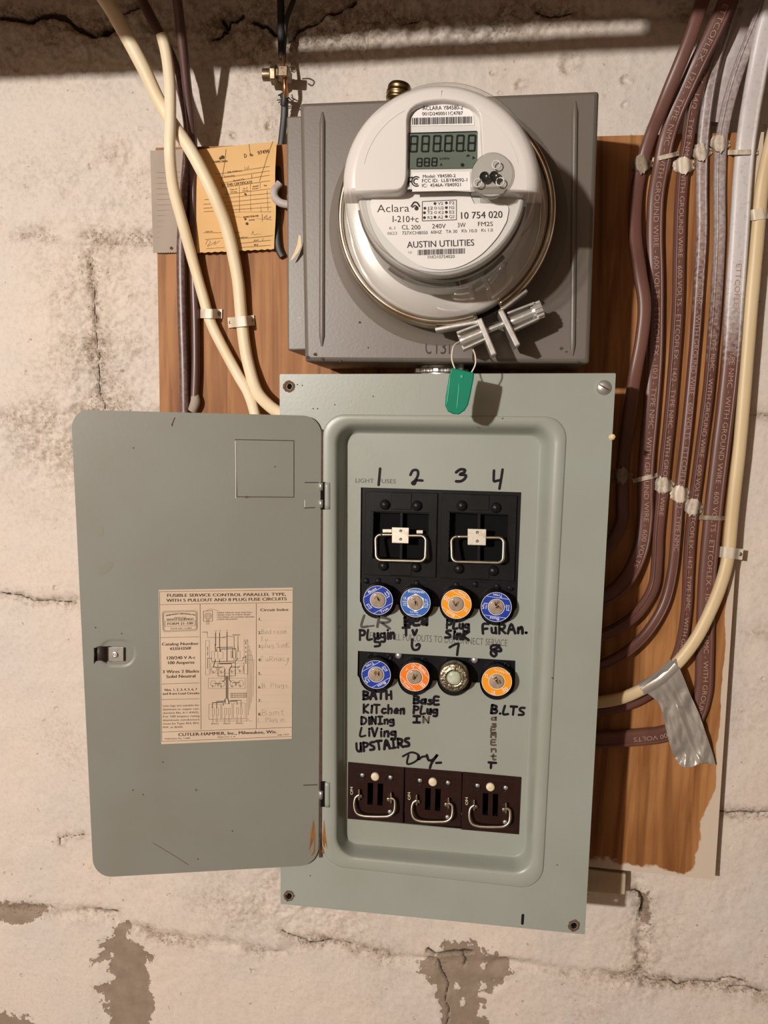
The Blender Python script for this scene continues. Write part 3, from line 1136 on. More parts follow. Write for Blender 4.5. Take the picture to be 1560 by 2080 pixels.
def card_print(mb, pl):
    def c(x, y):
        return (400 + x / 8.667, 280 + y / 8.667)
    lines = [((330, 640), (1290, 500)), ((380, 710), (1290, 580)), ((400, 800), (1290, 655)), ((420, 875), (1295, 755)),
             ((480, 1000), (1295, 895)), ((130, 1090), (1290, 975)), ((110, 1170), (1290, 1055)), ((110, 1240), (1295, 1135)), ((120, 1300), (1300, 1218)),
             ((600, 1310), (1300, 1300)), ((620, 1385), (1310, 1445)), ((110, 1670), (760, 1665)), ((140, 1790), (480, 1760)), ((720, 1780), (1340, 1720)), ((740, 1860), (1310, 1800)), ((750, 1930), (1310, 1890)), ((160, 1950), (480, 1930)),
             ((520, 880), (525, 1000)), ((745, 850), (750, 1310)), ((940, 815), (945, 1280)), ((1110, 790), (1130, 1310)), ((1235, 930), (1240, 1280)), ((1145, 1340), (1150, 1470)), ((965, 640), (965, 720))]
    for a, b in lines:
        stroke(mb, [c(*a), c(*b)], .55, pl, 1)
    for s, a, b, h, bold in (('INSPECTION', (285, 440), (535, 425), 34, .02), ('Job Address', (540, 615), (790, 590), 30, 0), ('Township', (470, 695), (665, 672), 26, 0),
                             ('Permit No.', (640, 770), (845, 735), 30, 0), ('BY THIS CERTIFICATE', (440, 860), (975, 795), 44, .01), ('D', (830, 350), (875, 345), 70, .01),
                             ('No', (930, 330), (990, 320), 52, .01), ('97496', (1070, 300), (1275, 260), 66, .01), ('Type of', (575, 925), (705, 910), 26, 0), ('Wiring', (585, 970), (700, 955), 26, 0),
                             ('No. of', (810, 905), (890, 892), 26, 0), ('Circuits', (800, 945), (905, 930), 26, 0), ('Amount', (980, 870), (1085, 850), 26, .02), ('Charged', (970, 910), (1080, 892), 26, 0), ('Fee', (1180, 855), (1230, 848), 30, .02),
                             ('INSPECTION FEE', (815, 1410), (1085, 1385), 28, .03), ('TOTAL', (910, 1465), (1020, 1450), 24, .02), ('Address', (740, 1770), (890, 1755), 26, 0), ('Date', (1000, 1820), (1085, 1805), 24, 0), ('By', (1000, 1900), (1085, 1885), 24, .02),
                             ('Sealer No.', (150, 1660), (280, 1655), 24, 0)):
        text(mb, s, c(*a), c(*b), h / 8.667, pl, 1, bold=bold)
    hand(mb, 'Lot', c(840, 560), c(920, 545), 7, .5, pl, 2)
    stroke(mb, [c(150, 1880), c(190, 1800), c(235, 1830), c(180, 1910), c(260, 1870), c(330, 1820), c(300, 1880), c(400, 1810)], .7, pl, 2)
    stroke(mb, [c(960, 1700), c(985, 1640), c(1000, 1710), c(1060, 1690), c(1130, 1700)], .6, pl, 2)
    stroke(mb, [c(1150, 1810), c(1165, 1760)], .7, pl, 2)
    stroke(mb, [c(1190, 1380), c(1180, 1420), c(1230, 1360), c(1225, 1430), c(1290, 1380), c(1270, 1425)], .7, pl, 2)
    for pts in ([(915, 110), (925, 200), (945, 300)], [(1325, 60), (1270, 220), (1190, 480), (1130, 660), (1100, 760)], [(510, 200), (480, 470), (430, 760)]):
        stroke(mb, [c(*p) for p in pts], 1.1, pl, 3)
    for x, y, r in ((450, 340, 34), (410, 360, 24), (850, 990, 18), (860, 1000, 14), (850, 1430, 20), (880, 1510, 26)):
        disc(mb, *c(x, y), r / 8.667, pl, 4, .0003, 7)


sheet('inspection_card', [(392, 305), (561, 287), (558, 506), (396, 514)], .027, M['card'], 'yellowed inspection certificate card pinned behind the white cable', 'card',
      bow=.007, serrate=1, build_more=card_print, extra=[M['print_brown'], M['pencil'], M['card_fold'], M['rust_dark']])


def grey_print(mb, pl):
    for k in range(13):
        y = 350 + k * 11
        stroke(mb, [(318, y), (366, y - 1)], .4, pl, 1)
    disc(mb, 348, 504, 3.2, pl, 2)


sheet('grey_paper_sheet', [(305, 306), (374, 303), (372, 513), (311, 514)], .0225, M['grey_card'], 'faded grey sheet of paper nailed left of the yellow card', 'paper',
      bow=.001, serrate=1, build_more=grey_print, extra=[M['pencil'], M['rust_dark']])


# ------------------------------------------------------------------ cables
def mk_cable(name, base, spray):
    m = base.copy()
    m.name = name
    N, L = m.node_tree.nodes, m.node_tree.links
    b = N['Principled BSDF']
    src = b.inputs['Base Color'].links[0].from_socket
    at = N.new('ShaderNodeAttribute')
    at.attribute_name = 'spray'
    tc = N.new('ShaderNodeTexCoord')
    nz = N.new('ShaderNodeTexNoise')
    nz.inputs['Scale'].default_value = 300
    nz.inputs['Detail'].default_value = 2
    L.new(tc.outputs['Object'], nz.inputs['Vector'])
    ad = N.new('ShaderNodeMath')
    ad.operation = 'MULTIPLY_ADD'
    ad.inputs[1].default_value = 1.35
    L.new(at.outputs['Fac'], ad.inputs[0])
    s2 = N.new('ShaderNodeMath')
    s2.operation = 'SUBTRACT'
    L.new(nz.outputs['Fac'], s2.inputs[0])
    s2.inputs[1].default_value = .74
    L.new(s2.outputs[0], ad.inputs[2])
    cl = N.new('ShaderNodeClamp')
    L.new(ad.outputs[0], cl.inputs['Value'])
    mx = N.new('ShaderNodeMix')
    mx.data_type = 'RGBA'
    L.new(cl.outputs[0], mx.inputs['Factor'])
    L.new(src, mx.inputs['A'])
    mx.inputs['B'].default_value = (*spray, 1)
    L.new(mx.outputs['Result'], b.inputs['Base Color'])
    return m


M['cable_sprayed'] = mk_cable('brown_cable_with_overspray', M['brown_cable'], (.60, .56, .55))
M['purple_paler_below'] = mk_cable('purple_cable_paler_below', M['purple_cable'], (.34, .27, .24))  # paler tint that fades out near the top of the cable


def world_path(pts, n=10):
    """pts: (pixel x, pixel y, depth)"""
    return [P(x, y, d) for x, y, d in spline(pts, n)]


def cable(name, pts, w_px, thick, mat, label, group=None, ridge=False, spray=None, writing=None, power=3.0, wob=.02, cat='cable', scale=None):
    if pts[0][1] < 200 and pts[0][1] != 70:      # carry on up past the joist
        (xa, ya, da), (xb, yb, db) = pts[0], pts[1]
        if ya < 0 or xa > 1560:
            k_ = 230 / max(yb - ya, 1)
            pts = [(xa + (xa - xb) * k_, ya + (ya - yb) * k_, da + (da - db) * k_)] + list(pts)
    path = world_path(pts)
    w = w_px * pxsize(.03)
    mb = MB()
    mb.sweep(path, w, thick, seg=18, power=power, wob=wob, scale=scale)
    if ridge:    # raised bead down one side of flat cable
        side = []
        for i, p in enumerate(path):
            t = (path[min(i + 1, len(path) - 1)] - path[max(i - 1, 0)]).normalized()
            s = t.cross(Vector((0, -1, 0))).normalized()
            q = s.cross(t).normalized()
            side.append(p - s * (w * .30) * ridge + q * thick * .44)
        mb.sweep(side, w * .22, thick * .35, seg=8)
    o = mb.build(name, mat, origin=path[len(path) // 2], fix=False)
    n = len(o.data.vertices)
    at = o.data.attributes.new('spray', 'FLOAT', 'POINT')
    vals = np.zeros(n, np.float32)
    if spray:
        za, zb, k = P(1400, spray[0], .02).z, P(1400, spray[1], .02).z, spray[2]
        off = o.location.z
        for i, v in enumerate(o.data.vertices):
            t = (v.co.z + off - zb) / (za - zb)
            vals[i] = k * max(0.0, min(1.0, t)) ** .8
    at.data.foreach_set('value', vals)
    tag(o, label, cat, group)
    if writing:
        s, frac0, cap, sgn = writing
        wm = MB()
        vs, fs, tw = glyphs(s, -0.004)
        cum = [0.0]
        for a, b in zip(path, path[1:]):
            cum.append(cum[-1] + (b - a).length)
        k = cap / .7
        start = cum[-1] * frac0
        out = []
        for x, y in vs:
            l = start + x * k * 1.25
            l = min(max(l, 0), cum[-1] - 1e-5)
            i = max(j for j in range(len(cum)) if cum[j] <= l)
            i = min(i, len(path) - 2)
            t = (l - cum[i]) / (cum[i + 1] - cum[i])
            p = path[i].lerp(path[i + 1], t)
            tt = (path[min(i + 2, len(path) - 1)] - path[max(i - 1, 0)]).normalized()
            s_ = tt.cross(Vector((0, -1, 0))).normalized()
            q = s_.cross(tt).normalized()
            yy = (y - .35) * k
            out.append(p - s_ * yy * sgn + q * (thick * .5 * (1 + wob) + .0004))
        wm.add(out, fs)
        wm.build('printed_lettering', M['cable_print'], parent=o, fix=False)
    return o


FL = D_BOARD + .0046       # centre depth of a flat cable lying on the board
GL = 'white cables left of the meter'
cable('white_cable', [(170, -60, .075), (215, 0, .068), (250, 60, .062), (290, 135, .056), (318, 195, .052), (350, 250, .050), (390, 310, .048), (432, 392, .044), (462, 470, .036), (482, 560, .030), (490, 640, .0275), (497, 700, .0275), (506, 745, .028), (522, 795, .034), (548, 825, .046), (575, 842, .055), (600, 850, .06)],
      25, .011, M['cream_cable'], 'thick cream cable crossing over the yellow card and curving into the panel top', GL, power=2.2, scale=lambda f: 1 + .25 * max(0, 1 - f / .35))
cable('white_cable', [(328, 70, .062), (338, 110, .060), (345, 170, .0585), (346, 250, .058), (345, 310, .0575), (352, 380, .048), (370, 450, .040), (392, 530, .031), (412, 600, .0275), (428, 655, .0275), (455, 710, .0275), (485, 765, .029), (505, 800, .034), (520, 850, .040), (530, 910, .040)],
      22, .0095, M['cream_cable'], 'slimmer cream cable in front, running down the far left to the panel door', GL, power=2.2)
GB = 'brown cables left of the meter'
cable('brown_cable', [(255, -60, .06), (288, 0, .050), (318, 58, .046), (345, 110, .042), (362, 160, .037), (377, 215, .033), (384, 270, .029), (380, 340, .0245), (372, 440, .0245), (369, 520, .0245), (371, 640, .0245), (374, 740, .0245), (376, 850, .0245)],
      20, .010, M['purple_paler_below'], 'brown cable running straight down left of the white cables', GB, power=2.4, spray=(120, 30, .25))
cable('brown_cable', [(350, -60, .080), (360, 0, .072), (366, 50, .065), (373, 110, .056), (379, 170, .047), (386, 230, .038), (392, 300, .029), (394, 400, .0245), (393, 520, .0245), (397, 640, .0245), (398, 740, .0245), (396, 805, .0245)],
      17, .010, M['purple_cable'], 'shaded brown cable with frayed paper end just above the door', GB, power=2.4)
mb = MB()
mb.sweep(world_path([(396, 800, .0245), (397, 815, .026), (394, 826, .026), (391, 834, .025)], 4), .0105, .0095, wob=.5)
fr = mb.build('frayed_end', M['grey_card'], fix=False)
adopt(fr, bpy.data.objects['brown_cable.001'])
cable('ground_wire', [(568, -60, .020), (570, 0, .020), (571, 60, .020), (573, 120, .020)], 14, .0062, M['black_cable'],
      'black ground wire coming down to the split-bolt connector', cat='wire')
cable('ground_wire', [(612, -60, .022), (596, 0, .021), (582, 40, .02), (577, 90, .016), (576, 128, .014)], 9, .0045, M['black_cable'],
      'thinner black wire joining from the upper right above the connector', cat='wire')
cable('ground_wire', [(578, 196, .018), (578, 230, .0145), (573, 280, .0125), (568, 320, .0125), (563, 380, .0225), (562, 450, .0225), (565, 500, .0225), (574, 522, .0225)], 14, .0062, M['black_cable'],
      'black ground wire hanging below the connector beside the yellow card', cat='wire')
mb = MB()
mb.sweep(world_path([(568, 372, .03), (558, 385, .032), (558, 400, .034), (570, 412, .036), (590, 416, .036)], 5), .008, .007, wob=.15)
tag(mb.build('cable_stub', M['overspray'], fix=False), 'short grey bent cable stub between the yellow card and meter box', 'cable')

GR = 'brown flat cables right of the panel'
T1 = 'ETTCOFLEX - 12/3 - TYPE NMC - WITH GROUND WIRE - 600 VOLTS - ETTCOFLEX - 10/3 - TYPE NMC - WITH GROUND WIRE - 600 VOLTS'
T2 = 'VOLTS - ETTCOFLEX - 14/2 - TYPE NMC - WITH GROUND WIRE - 600 VOLTS - ETTCOFLEX - 14/2 - TYPE NMC - WITH GROUND WIRE'
T3 = '600 VOLTS - ETTCOFLEX - 12/2 - TYPE NMC - WITH GROUND WIRE - 600 VOLTS - ETTCOFLEX - 12/2 - TYPE NMC'
cable('flat_cable', [(1450, -60, .062), (1427, 0, .060), (1408, 60, .058), (1385, 120, .054), (1362, 175, .048), (1342, 225, .040), (1322, 275, .030), (1305, 330, FL), (1292, 400, .026), (1290, 480, .034), (1300, 555, .044), (1309, 620, .048), (1303, 690, .048), (1290, 760, .046), (1277, 850, .036), (1266, 940, FL), (1264, 1010, FL), (1262, 1060, .028), (1240, 1105, .036), (1215, 1128, .044), (1190, 1140, .05)],
      24, .0085, M['cable_sprayed'], 'leftmost brown flat cable, bending away from the others into shadow', GR, spray=(250, 560, .06))
cable('flat_cable', [(1500, -60, .058), (1478, 0, .055), (1452, 60, .052), (1420, 125, .047), (1394, 180, .040), (1370, 235, .034), (1354, 285, .027), (1345, 330, FL), (1333, 400, FL), (1330, 480, FL), (1332, 560, FL), (1332, 640, FL), (1330, 730, FL), (1323, 830, FL), (1314, 930, FL), (1311, 1000, FL), (1311, 1050, FL), (1303, 1110, .026), (1283, 1160, .032), (1255, 1195, .042), (1225, 1215, .05), (1190, 1225, .055)],
      32, .0092, M['cable_sprayed'], 'second brown flat cable from the panel, printed lettering, bare bright streak on its bend', GR, ridge=1, spray=(250, 480, .04), writing=(T1, .16, .0048, 1))
cable('flat_cable', [(1500, -60, .048), (1484, 0, .046), (1466, 50, .044), (1440, 110, .040), (1420, 170, .036), (1405, 230, .031), (1396, 290, .026), (1388, 340, FL), (1382, 420, FL), (1379, 520, FL), (1377, 620, FL), (1370, 730, FL), (1361, 840, FL), (1352, 930, FL), (1344, 1010, FL), (1337, 1080, FL), (1335, 1130, FL), (1328, 1190, .025), (1303, 1235, .030), (1275, 1262, .036), (1235, 1285, .045), (1190, 1300, .052)],
      22, .0085, M['cable_sprayed'], 'third brown flat cable from the panel, long printed lettering down its face', GR, ridge=-.9, spray=(280, 560, .06), writing=(T2, .14, .0045, 1))
cable('flat_cable', [(1506, -60, .038), (1492, 0, .037), (1474, 55, .035), (1455, 115, .033), (1442, 175, .030), (1433, 235, .027), (1427, 300, FL), (1425, 380, FL), (1425, 480, FL), (1418, 600, FL), (1411, 700, FL), (1401, 810, FL), (1391, 910, FL), (1379, 1010, FL), (1374, 1080, FL), (1366, 1160, FL), (1350, 1225, .025), (1318, 1280, .029), (1280, 1318, .035), (1235, 1345, .045), (1190, 1360, .05)],
      20, .0085, M['cable_sprayed'], 'fourth brown flat cable from the panel, greyed with paint at its upper part', GR, ridge=.9, spray=(430, 700, .50), writing=(T3, .30, .0043, 1))
cable('flat_cable', [(1580, -60, .050), (1556, 0, .048), (1532, 60, .045), (1508, 120, .040), (1488, 180, .035), (1474, 235, .028), (1464, 295, FL), (1461, 380, FL), (1461, 480, FL), (1455, 600, FL), (1447, 700, FL), (1438, 800, FL), (1424, 910, FL), (1411, 1010, FL), (1403, 1080, FL), (1398, 1160, FL), (1394, 1240, FL), (1383, 1310, FL), (1362, 1360, FL), (1330, 1400, .025), (1290, 1425, .029), (1240, 1440, .036), (1190, 1448, .042)],
      21, .0085, M['cable_sprayed'], 'fifth brown flat cable, paint-greyed above, passing under the cream cable', GR, ridge=-.9, spray=(460, 800, .56), writing=(T2, .36, .0043, 1))
cable('flat_cable', [(1592, -60, .058), (1574, 0, .055), (1556, 60, .050), (1543, 120, .045), (1532, 180, .038), (1522, 240, .030), (1513, 310, FL), (1506, 400, FL), (1500, 500, FL), (1493, 600, FL), (1485, 720, FL), (1475, 820, FL), (1464, 910, FL), (1452, 1010, FL), (1444, 1090, FL), (1437, 1170, FL), (1433, 1260, FL), (1431, 1340, FL), (1427, 1410, FL), (1405, 1465, FL), (1350, 1490, FL), (1300, 1497, .027), (1258, 1500, .031), (1215, 1502, .038), (1180, 1502, .045)],
      35, .0095, M['cable_sprayed'], 'widest flat cable, pale grey above, curling under the duct tape below', GR, ridge=1, spray=(560, 760, .95), writing=(T1, .36, .0048, 1))
cable('wide_cable', [(1590, -60, .030), (1545, 0, .028), (1520, 50, .026), (1496, 105, .023), (1478, 160, .019), (1462, 205, .015), (1452, 250, .012)],
      36, .0085, M['overspray'], 'wide grey painted cable behind the brown ones near the top corner', power=3)
cable('cream_cable', [(1600, 180, .05), (1580, 240, .042), (1562, 310, .033), (1548, 380, .0255), (1541, 450, .025), (1535, 520, .025), (1526, 620, .025), (1518, 720, .025), (1510, 820, .025), (1502, 910, .025), (1492, 1000, .025), (1485, 1070, .025), (1479, 1130, .0265), (1465, 1185, .031), (1443, 1240, .036), (1415, 1295, .040), (1380, 1342, .041), (1340, 1378, .041), (1300, 1402, .042), (1262, 1418, .045), (1220, 1426, .052), (1185, 1428, .058)],
      24, .0098, M['cream_dull'], 'yellowed cream cable at the far right, curving down under the duct tape', power=2.4)


# ------------------------------------------------------------------ straps
def strap(label, cx, cy, w, h, ang, mat, group, cable_w=22, base=D_BOARD, rise=.0098, jag=0.0, nails=2, name='cable_strap'):
    """saddle over a cable: band with flat ears, w across and h along the cable (pixels)"""
    mb = MB()
    nu, nv = 22, 6
    ca, sa = math.cos(ang), math.sin(ang)
    rows = {0: [], 1: []}
    for i in range(nu + 1):
        u = (i / nu - .5) * w
        k = 1 / (1 + (abs(u) / (cable_w * .56)) ** 8)
        for j in range(nv + 1):
            v = (j / nv - .5) * h
            if jag:
                e = abs(j / nv - .5) * 2
                eu, ev = abs(i / nu - .5) * 2, e
                v *= (1 - .34 * eu ** 3) * (1 + jag * e * mnoise.noise(Vector((cx + u * .13, cy, j))))
                uu = u * (1 - .30 * ev ** 3) * (1 + jag * .6 * mnoise.noise(Vector((cy, cx + v * .15, 3))))
            else:
                uu = u
            x, y = cx + uu * ca - v * sa, cy + uu * sa + v * ca
            lump = jag * .0022 * mnoise.noise(Vector((x * .12, y * .12, 1)))
            dd = base + .0009 + rise * k + lump * k
            rows[0].append(P(x, y, dd + .0009))
            rows[1].append(P(x, y, max(dd - .0003, base + .0002)))
    n = nv + 1
    fs = [(i * n + j, i * n + j + 1, (i + 1) * n + j + 1, (i + 1) * n + j) for i in range(nu) for j in range(nv)]
    mb.add(rows[0], fs, 0, True)
    mb.add(rows[1], [f[::-1] for f in fs], 0, True)
    per = [i * n for i in range(nu + 1)] + [nu * n + j for j in range(1, n)] + [i * n + nv for i in range(nu - 1, -1, -1)] + [j for j in range(nv - 1, 0, -1)]
    m = len(per)
    mb.add([rows[0][a] for a in per] + [rows[1][a] for a in per], [(k, (k + 1) % m, m + (k + 1) % m, m + k) for k in range(m)])
    o = mb.build(name, mat, fix=False)
    tag(o, label, 'cable strap', group)
    for sg in ((-1, 1) if nails == 2 else (1,)):
        u = sg * (w / 2 - 6)
        c = P(cx + u * ca, cy + u * sa, base + .0016)
        nm = MB()
        nm.lathe(c, (0, -1, 0), [(.0022, 0), (.0022, .0006), (.0014, .0012), (.0002, .0014)], 12, cap1=True)
        nm.build('nail', M['nail'], parent=o)
    return o


GS = 'straps over the right-hand cables'
SP, SD, SW = M['strap_paint'], M['strap_dark'], M['strap_white']
strap('brown lump of a strap on the leftmost cable, upper row', 1303, 333, 42, 36, -.1, SD, GS, 26, jag=.5)
strap('thin slanted white strap on the second cable, upper row', 1352, 318, 56, 9, -.24, SP, GS, 34)
strap('knobbly cream strap on the third cable, upper row', 1389, 336, 46, 34, -.05, SW, GS, 26, jag=.45)
strap('knobbly cream strap on the fourth cable, upper row', 1424, 309, 42, 34, -.1, SP, GS, 24, jag=.45)
strap('highest knobbly strap, on the fifth cable under the white patch of wall', 1462, 291, 42, 34, .05, SP, GS, 24, jag=.4)
strap('thin straight strap across the wide grey cable, upper row', 1509, 309, 62, 10, -.02, SP, GS, 38)
strap('wide cream strap over the far right cream cable near its top', 1541, 435, 52, 22, -.14, SW, GS, 28)
strap('brown strap beside the panel edge, lower row', 1263, 966, 42, 32, .05, SD, GS, 24, jag=.4)
strap('thin slanted strap on the second cable, lower row', 1311, 971, 52, 9, -.24, SP, GS, 34)
strap('knobbly grey cream strap on the third cable, lower row', 1347, 985, 44, 33, .05, SP, GS, 25, jag=.45)
strap('bright knobbly strap on the fourth cable, lower row', 1381, 1004, 42, 34, .05, SW, GS, 24, jag=.4)
strap('half dark, half cream strap on the fifth cable, lower row', 1408, 1030, 42, 34, .25, SP, GS, 24, jag=.5)
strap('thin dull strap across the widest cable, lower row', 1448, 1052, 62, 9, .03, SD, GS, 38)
strap('cream strap where the far right cream cable starts to bend', 1481, 1123, 56, 22, .12, SW, GS, 27, rise=.0125)
GW = 'white straps on the white cables'
strap('white strap on the slimmer white cable', 423, 637, 56, 19, .02, SW, GW, 24, rise=.0135)
strap('white strap on the thicker white cable', 490, 653, 54, 21, -.1, SW, GW, 28, rise=.0142)


# ------------------------------------------------------------------ duct tape
def make_tape():
    t = thing('duct_tape', 'strip of crumpled silver duct tape hanging from the cream cable', 'tape', P(1375, 1450, .04))
    left = spline([(1300, 1399), (1320, 1412), (1340, 1432), (1350, 1470), (1360, 1510), (1370, 1538), (1383, 1556)], 6)
    right = spline([(1372, 1338), (1388, 1375), (1402, 1410), (1420, 1450), (1434, 1490), (1446, 1525), (1453, 1552)], 6)
    n, nu = len(left), 40
    mb = MB()
    lay = {0: [], 1: []}
    for k in range(n):
        v = k / (n - 1)
        base = .0475 * (1 - v) ** 1.3 + .026 * (1 - (1 - v) ** 1.3)
        for i in range(nu + 1):
            u = i / nu
            x = left[k][0] * (1 - u) + right[k][0] * u
            y = left[k][1] * (1 - u) + right[k][1] * u + (4 * math.sin(u * 7) if k == n - 1 else 0)
            cr = .0055 * v ** .4 * mnoise.noise(Vector((x * .045 + y * .01, y * .02, 2.2)))
            cr += .0042 * abs(mnoise.noise(Vector((x * .07, y * .05, 7.7)))) * min(1, v * 3)
            fold = .0035 * math.exp(-((u - .42 - .2 * v) / .06) ** 2) * min(1, v * 1.6)
            fold -= .0020 * math.exp(-((u - .58 - .1 * v) / .05) ** 2) * min(1, v * 1.6)
            dd = base + cr + fold
            lay[0].append(P(x, y, dd))
            lay[1].append(P(x, y, dd - .0004))
    m = nu + 1
    fs = [(k * m + i, k * m + i + 1, (k + 1) * m + i + 1, (k + 1) * m + i) for k in range(n - 1) for i in range(nu)]
    mb.add(lay[0], fs, 0, True)
    mb.add(lay[1], [f[::-1] for f in fs], 0, True)
    mb.build('hanging_strip', M['tape'], parent=t, fix=False)
    mb = MB()
    mb.sweep(world_path([(1372, 1348, .041), (1340, 1378, .041), (1302, 1400, .042)], 8), 28 * pxsize(.04), .0125, seg=20, wob=.04, caps=False)
    mb.build('wrap', M['tape'], parent=t, fix=False)


make_tape()


# ------------------------------------------------------------------ split bolt on the ground wire
def make_splitbolt():
    t = thing('split_bolt_connector', 'bronze split-bolt connector clamping the black ground wires', 'connector', P(565, 152, .02))
    d = .020
    ax = (P(600, 152, d) - P(530, 152, d)).normalized()
    k = pxsize(d)
    o = P(535, 152, d)
    mb = MB()
    prof = [(0.0, 0)]
    for i in range(9):
        prof += [(11.5 * k, i * 2.0 * k), (10 * k, (i * 2.0 + 1) * k)]
    mb.lathe(o, ax, prof + [(10 * k, 36 * k)], 24)
    mb.build('threaded_bolt', M['bronze'], parent=t)
    mb = MB()
    mb.lathe(o + ax * 15 * k, ax, [(0, 0), (15 * k, 0), (18.5 * k, 2 * k), (18.5 * k, 12 * k), (15 * k, 14 * k), (0, 14 * k)], 6, smooth=False)
    mb.build('hex_nut', M['bronze'], parent=t, bevel=.0006)
    mb = MB()
    mb.box(P(579, 151, d + .002), (20 * k, .018, 19 * k), rot=Matrix.Rotation(.06, 3, 'Y'))
    mb.box(P(566, 152, d), (7 * k, .014, 14 * k))
    mb.build('bolt_head', M['bronze'], parent=t, bevel=.0012)
    mb = MB()
    mb.sweep(world_path([(575, 112, .022), (576, 130, .024), (576, 145, .024)], 4), .0034, .0034)
    mb.sweep(world_path([(578, 160, .024), (579, 178, .024), (580, 196, .020), (578, 206, .016)], 4), .0042, .0042)
    mb.sweep(world_path([(581, 160, .022), (583, 180, .021), (585, 194, .018)], 4), .0018, .0018)
    mb.build('copper_strands', M['copper'], parent=t)
    mb = MB()
    for i in range(26):
        a = random.uniform(0, 6.28)
        x, y = 577 + 10 * math.cos(a) * random.random(), 195 + 10 * math.sin(a)
        mb.sweep([P(x, y, .016), P(x + random.uniform(-14, 14), y + random.uniform(-9, 9), .016 + random.uniform(-.004, .004))], .0011, .0008, seg=5)
    mb.sweep(world_path([(578, 190, .019), (578, 204, .018), (577, 215, .016)], 4), .0072, .0066, wob=.4)
    mb.build('frayed_insulation', M['black_cable'], parent=t)
    mb = MB()
    mb.sweep(world_path([(586, 138, .022), (596, 134, .026), (602, 138, .028), (598, 146, .028), (592, 144, .026)], 5), .0014, .0014)
    mb.build('stray_wire', M['bronze'], parent=t)


make_splitbolt()

MC = Vector((-.0312, -.155, CAM_Z + .1664))
# ------------------------------------------------------------------ meter socket box
D_BOX = .125


def make_meter_box():
    t = thing('meter_socket_box', 'taupe steel meter socket box stamped C131, mounted above the grey panel', 'meter box', P(905, 460, .07))
    mb = MB()
    # body with its side flange, a touch behind the cover
    q = [(582, 236), (1150, 214), (1150, 700), (584, 712)]
    mb.prism([P(x, y, .1185) for x, y in q], [Vector((P(x, y, .1185).x, -.0205, P(x, y, .1185).z)) for x, y in q])
    mb.build('body', M['box_paint'], parent=t, bevel=.0015)
    # cover with rolled edges
    mb = MB()
    c = [(608, 208), (1218, 183), (1198, 738), (618, 734)]
    loops = []
    cs = rrect(*c, 5, 4)
    ctr = Vector((910, 465))

    def lp(shrink, d):
        out = []
        for p in cs:
            p3 = P(p.x, p.y, D_BOX)
            m3 = P(ctr.x, ctr.y, D_BOX)
            v = (p3 - m3)
            s = 1 - shrink / max(abs(v.x), abs(v.z), .08)
            out.append(Vector((m3.x + v.x * s, -d, m3.z + v.z * s)))
        return out
    for s, d in ((0, .024), (0, .1205), (.0006, .1228), (.0020, .1244), (.0042, .125)):
        loops.append(lp(s, d))
    mb.loft(loops, 0, True, True, False, True)
    # vertical stiffening ribs
    for a, b in (((655, 228), (654, 703)), ((1168, 206), (1163, 722))):
        pts = [P(a[0] + (b[0] - a[0]) * i / 24, a[1] + (b[1] - a[1]) * i / 24, D_BOX) for i in range(25)]
        mb.sweep(pts, .0052, .0046, seg=12, scale=lambda f: min(1, .35 + 25 * f, .35 + 25 * (1 - f)))
    # raised collar round the meter opening
    c0 = Vector((MC.x, 0, MC.z))
    mb.lathe(c0, (0, -1, 0), [(.1030, .1249), (.0995, .1262), (.0960, .1275), (.0915, .1295), (.0885, .134), (.0876, .140), (.0868, .1375)], 96)
    mb.build('cover', M['box_paint'], parent=t, fix=False)
    # stamping and wear
    mb = MB()
    pl = Plane(D_BOX)
    for s, x in (('C', 863), ('1', 881), ('3', 893), ('1', 907)):
        text(mb, s, (x, 719), (x + (13 if s != '1' else 7), 719), 28, pl, 0, .0003, bold=-.002)
    mb.build('stamped_number', M['box_mark'], parent=t, fix=False)
    mb = MB()
    chip = [(607, 477), (611, 480), (612, 500), (606, 512), (595, 526), (589, 530), (598, 512), (604, 496)]
    mb.add([pl(x, y, .0002) for x, y in chip], [list(range(len(chip)))])
    mb.build('paint_chip', M['chip'], parent=t, fix=False)
    for x, y, r in ((1140, 708, 4), (1150, 715, 3), (1175, 735, 3), (1163, 700, 3), (1166, 660, 2), (640, 720, 5), (655, 728, 4), (690, 733, 4), (625, 726, 4), (730, 655, 3), (748, 706, 2)):
        pts = [pl(x + r * random.uniform(.6, 1.3) * math.cos(a * .9), y + r * random.uniform(.4, 1.0) * math.sin(a * .9), .00025) for a in range(7)]
        mb = MB()
        mb.add(pts, [list(range(7))])
        mb.build('rust_stain', M['rust_dark'], parent=t, fix=False)


make_meter_box()

# brass bushing on top
mb = MB()
bc = P(806, 222, .085)
k = pxsize(.085)
mb.lathe(bc, (0.12, 0, 1), [(0, 0), (17 * k, 0), (17 * k, 14 * k), (23 * k, 16 * k), (24 * k, 20 * k), (20 * k, 23 * k), (24 * k, 26 * k), (24 * k, 31 * k), (20 * k, 33 * k), (23 * k, 36 * k), (22 * k, 41 * k), (19 * k, 45 * k), (13 * k, 47 * k), (12 * k, 40 * k), (0, 40 * k)], 32)
tag(mb.build('brass_bushing', M['brass']), 'tarnished brass bushing poking up behind the meter on the box top', 'bushing')

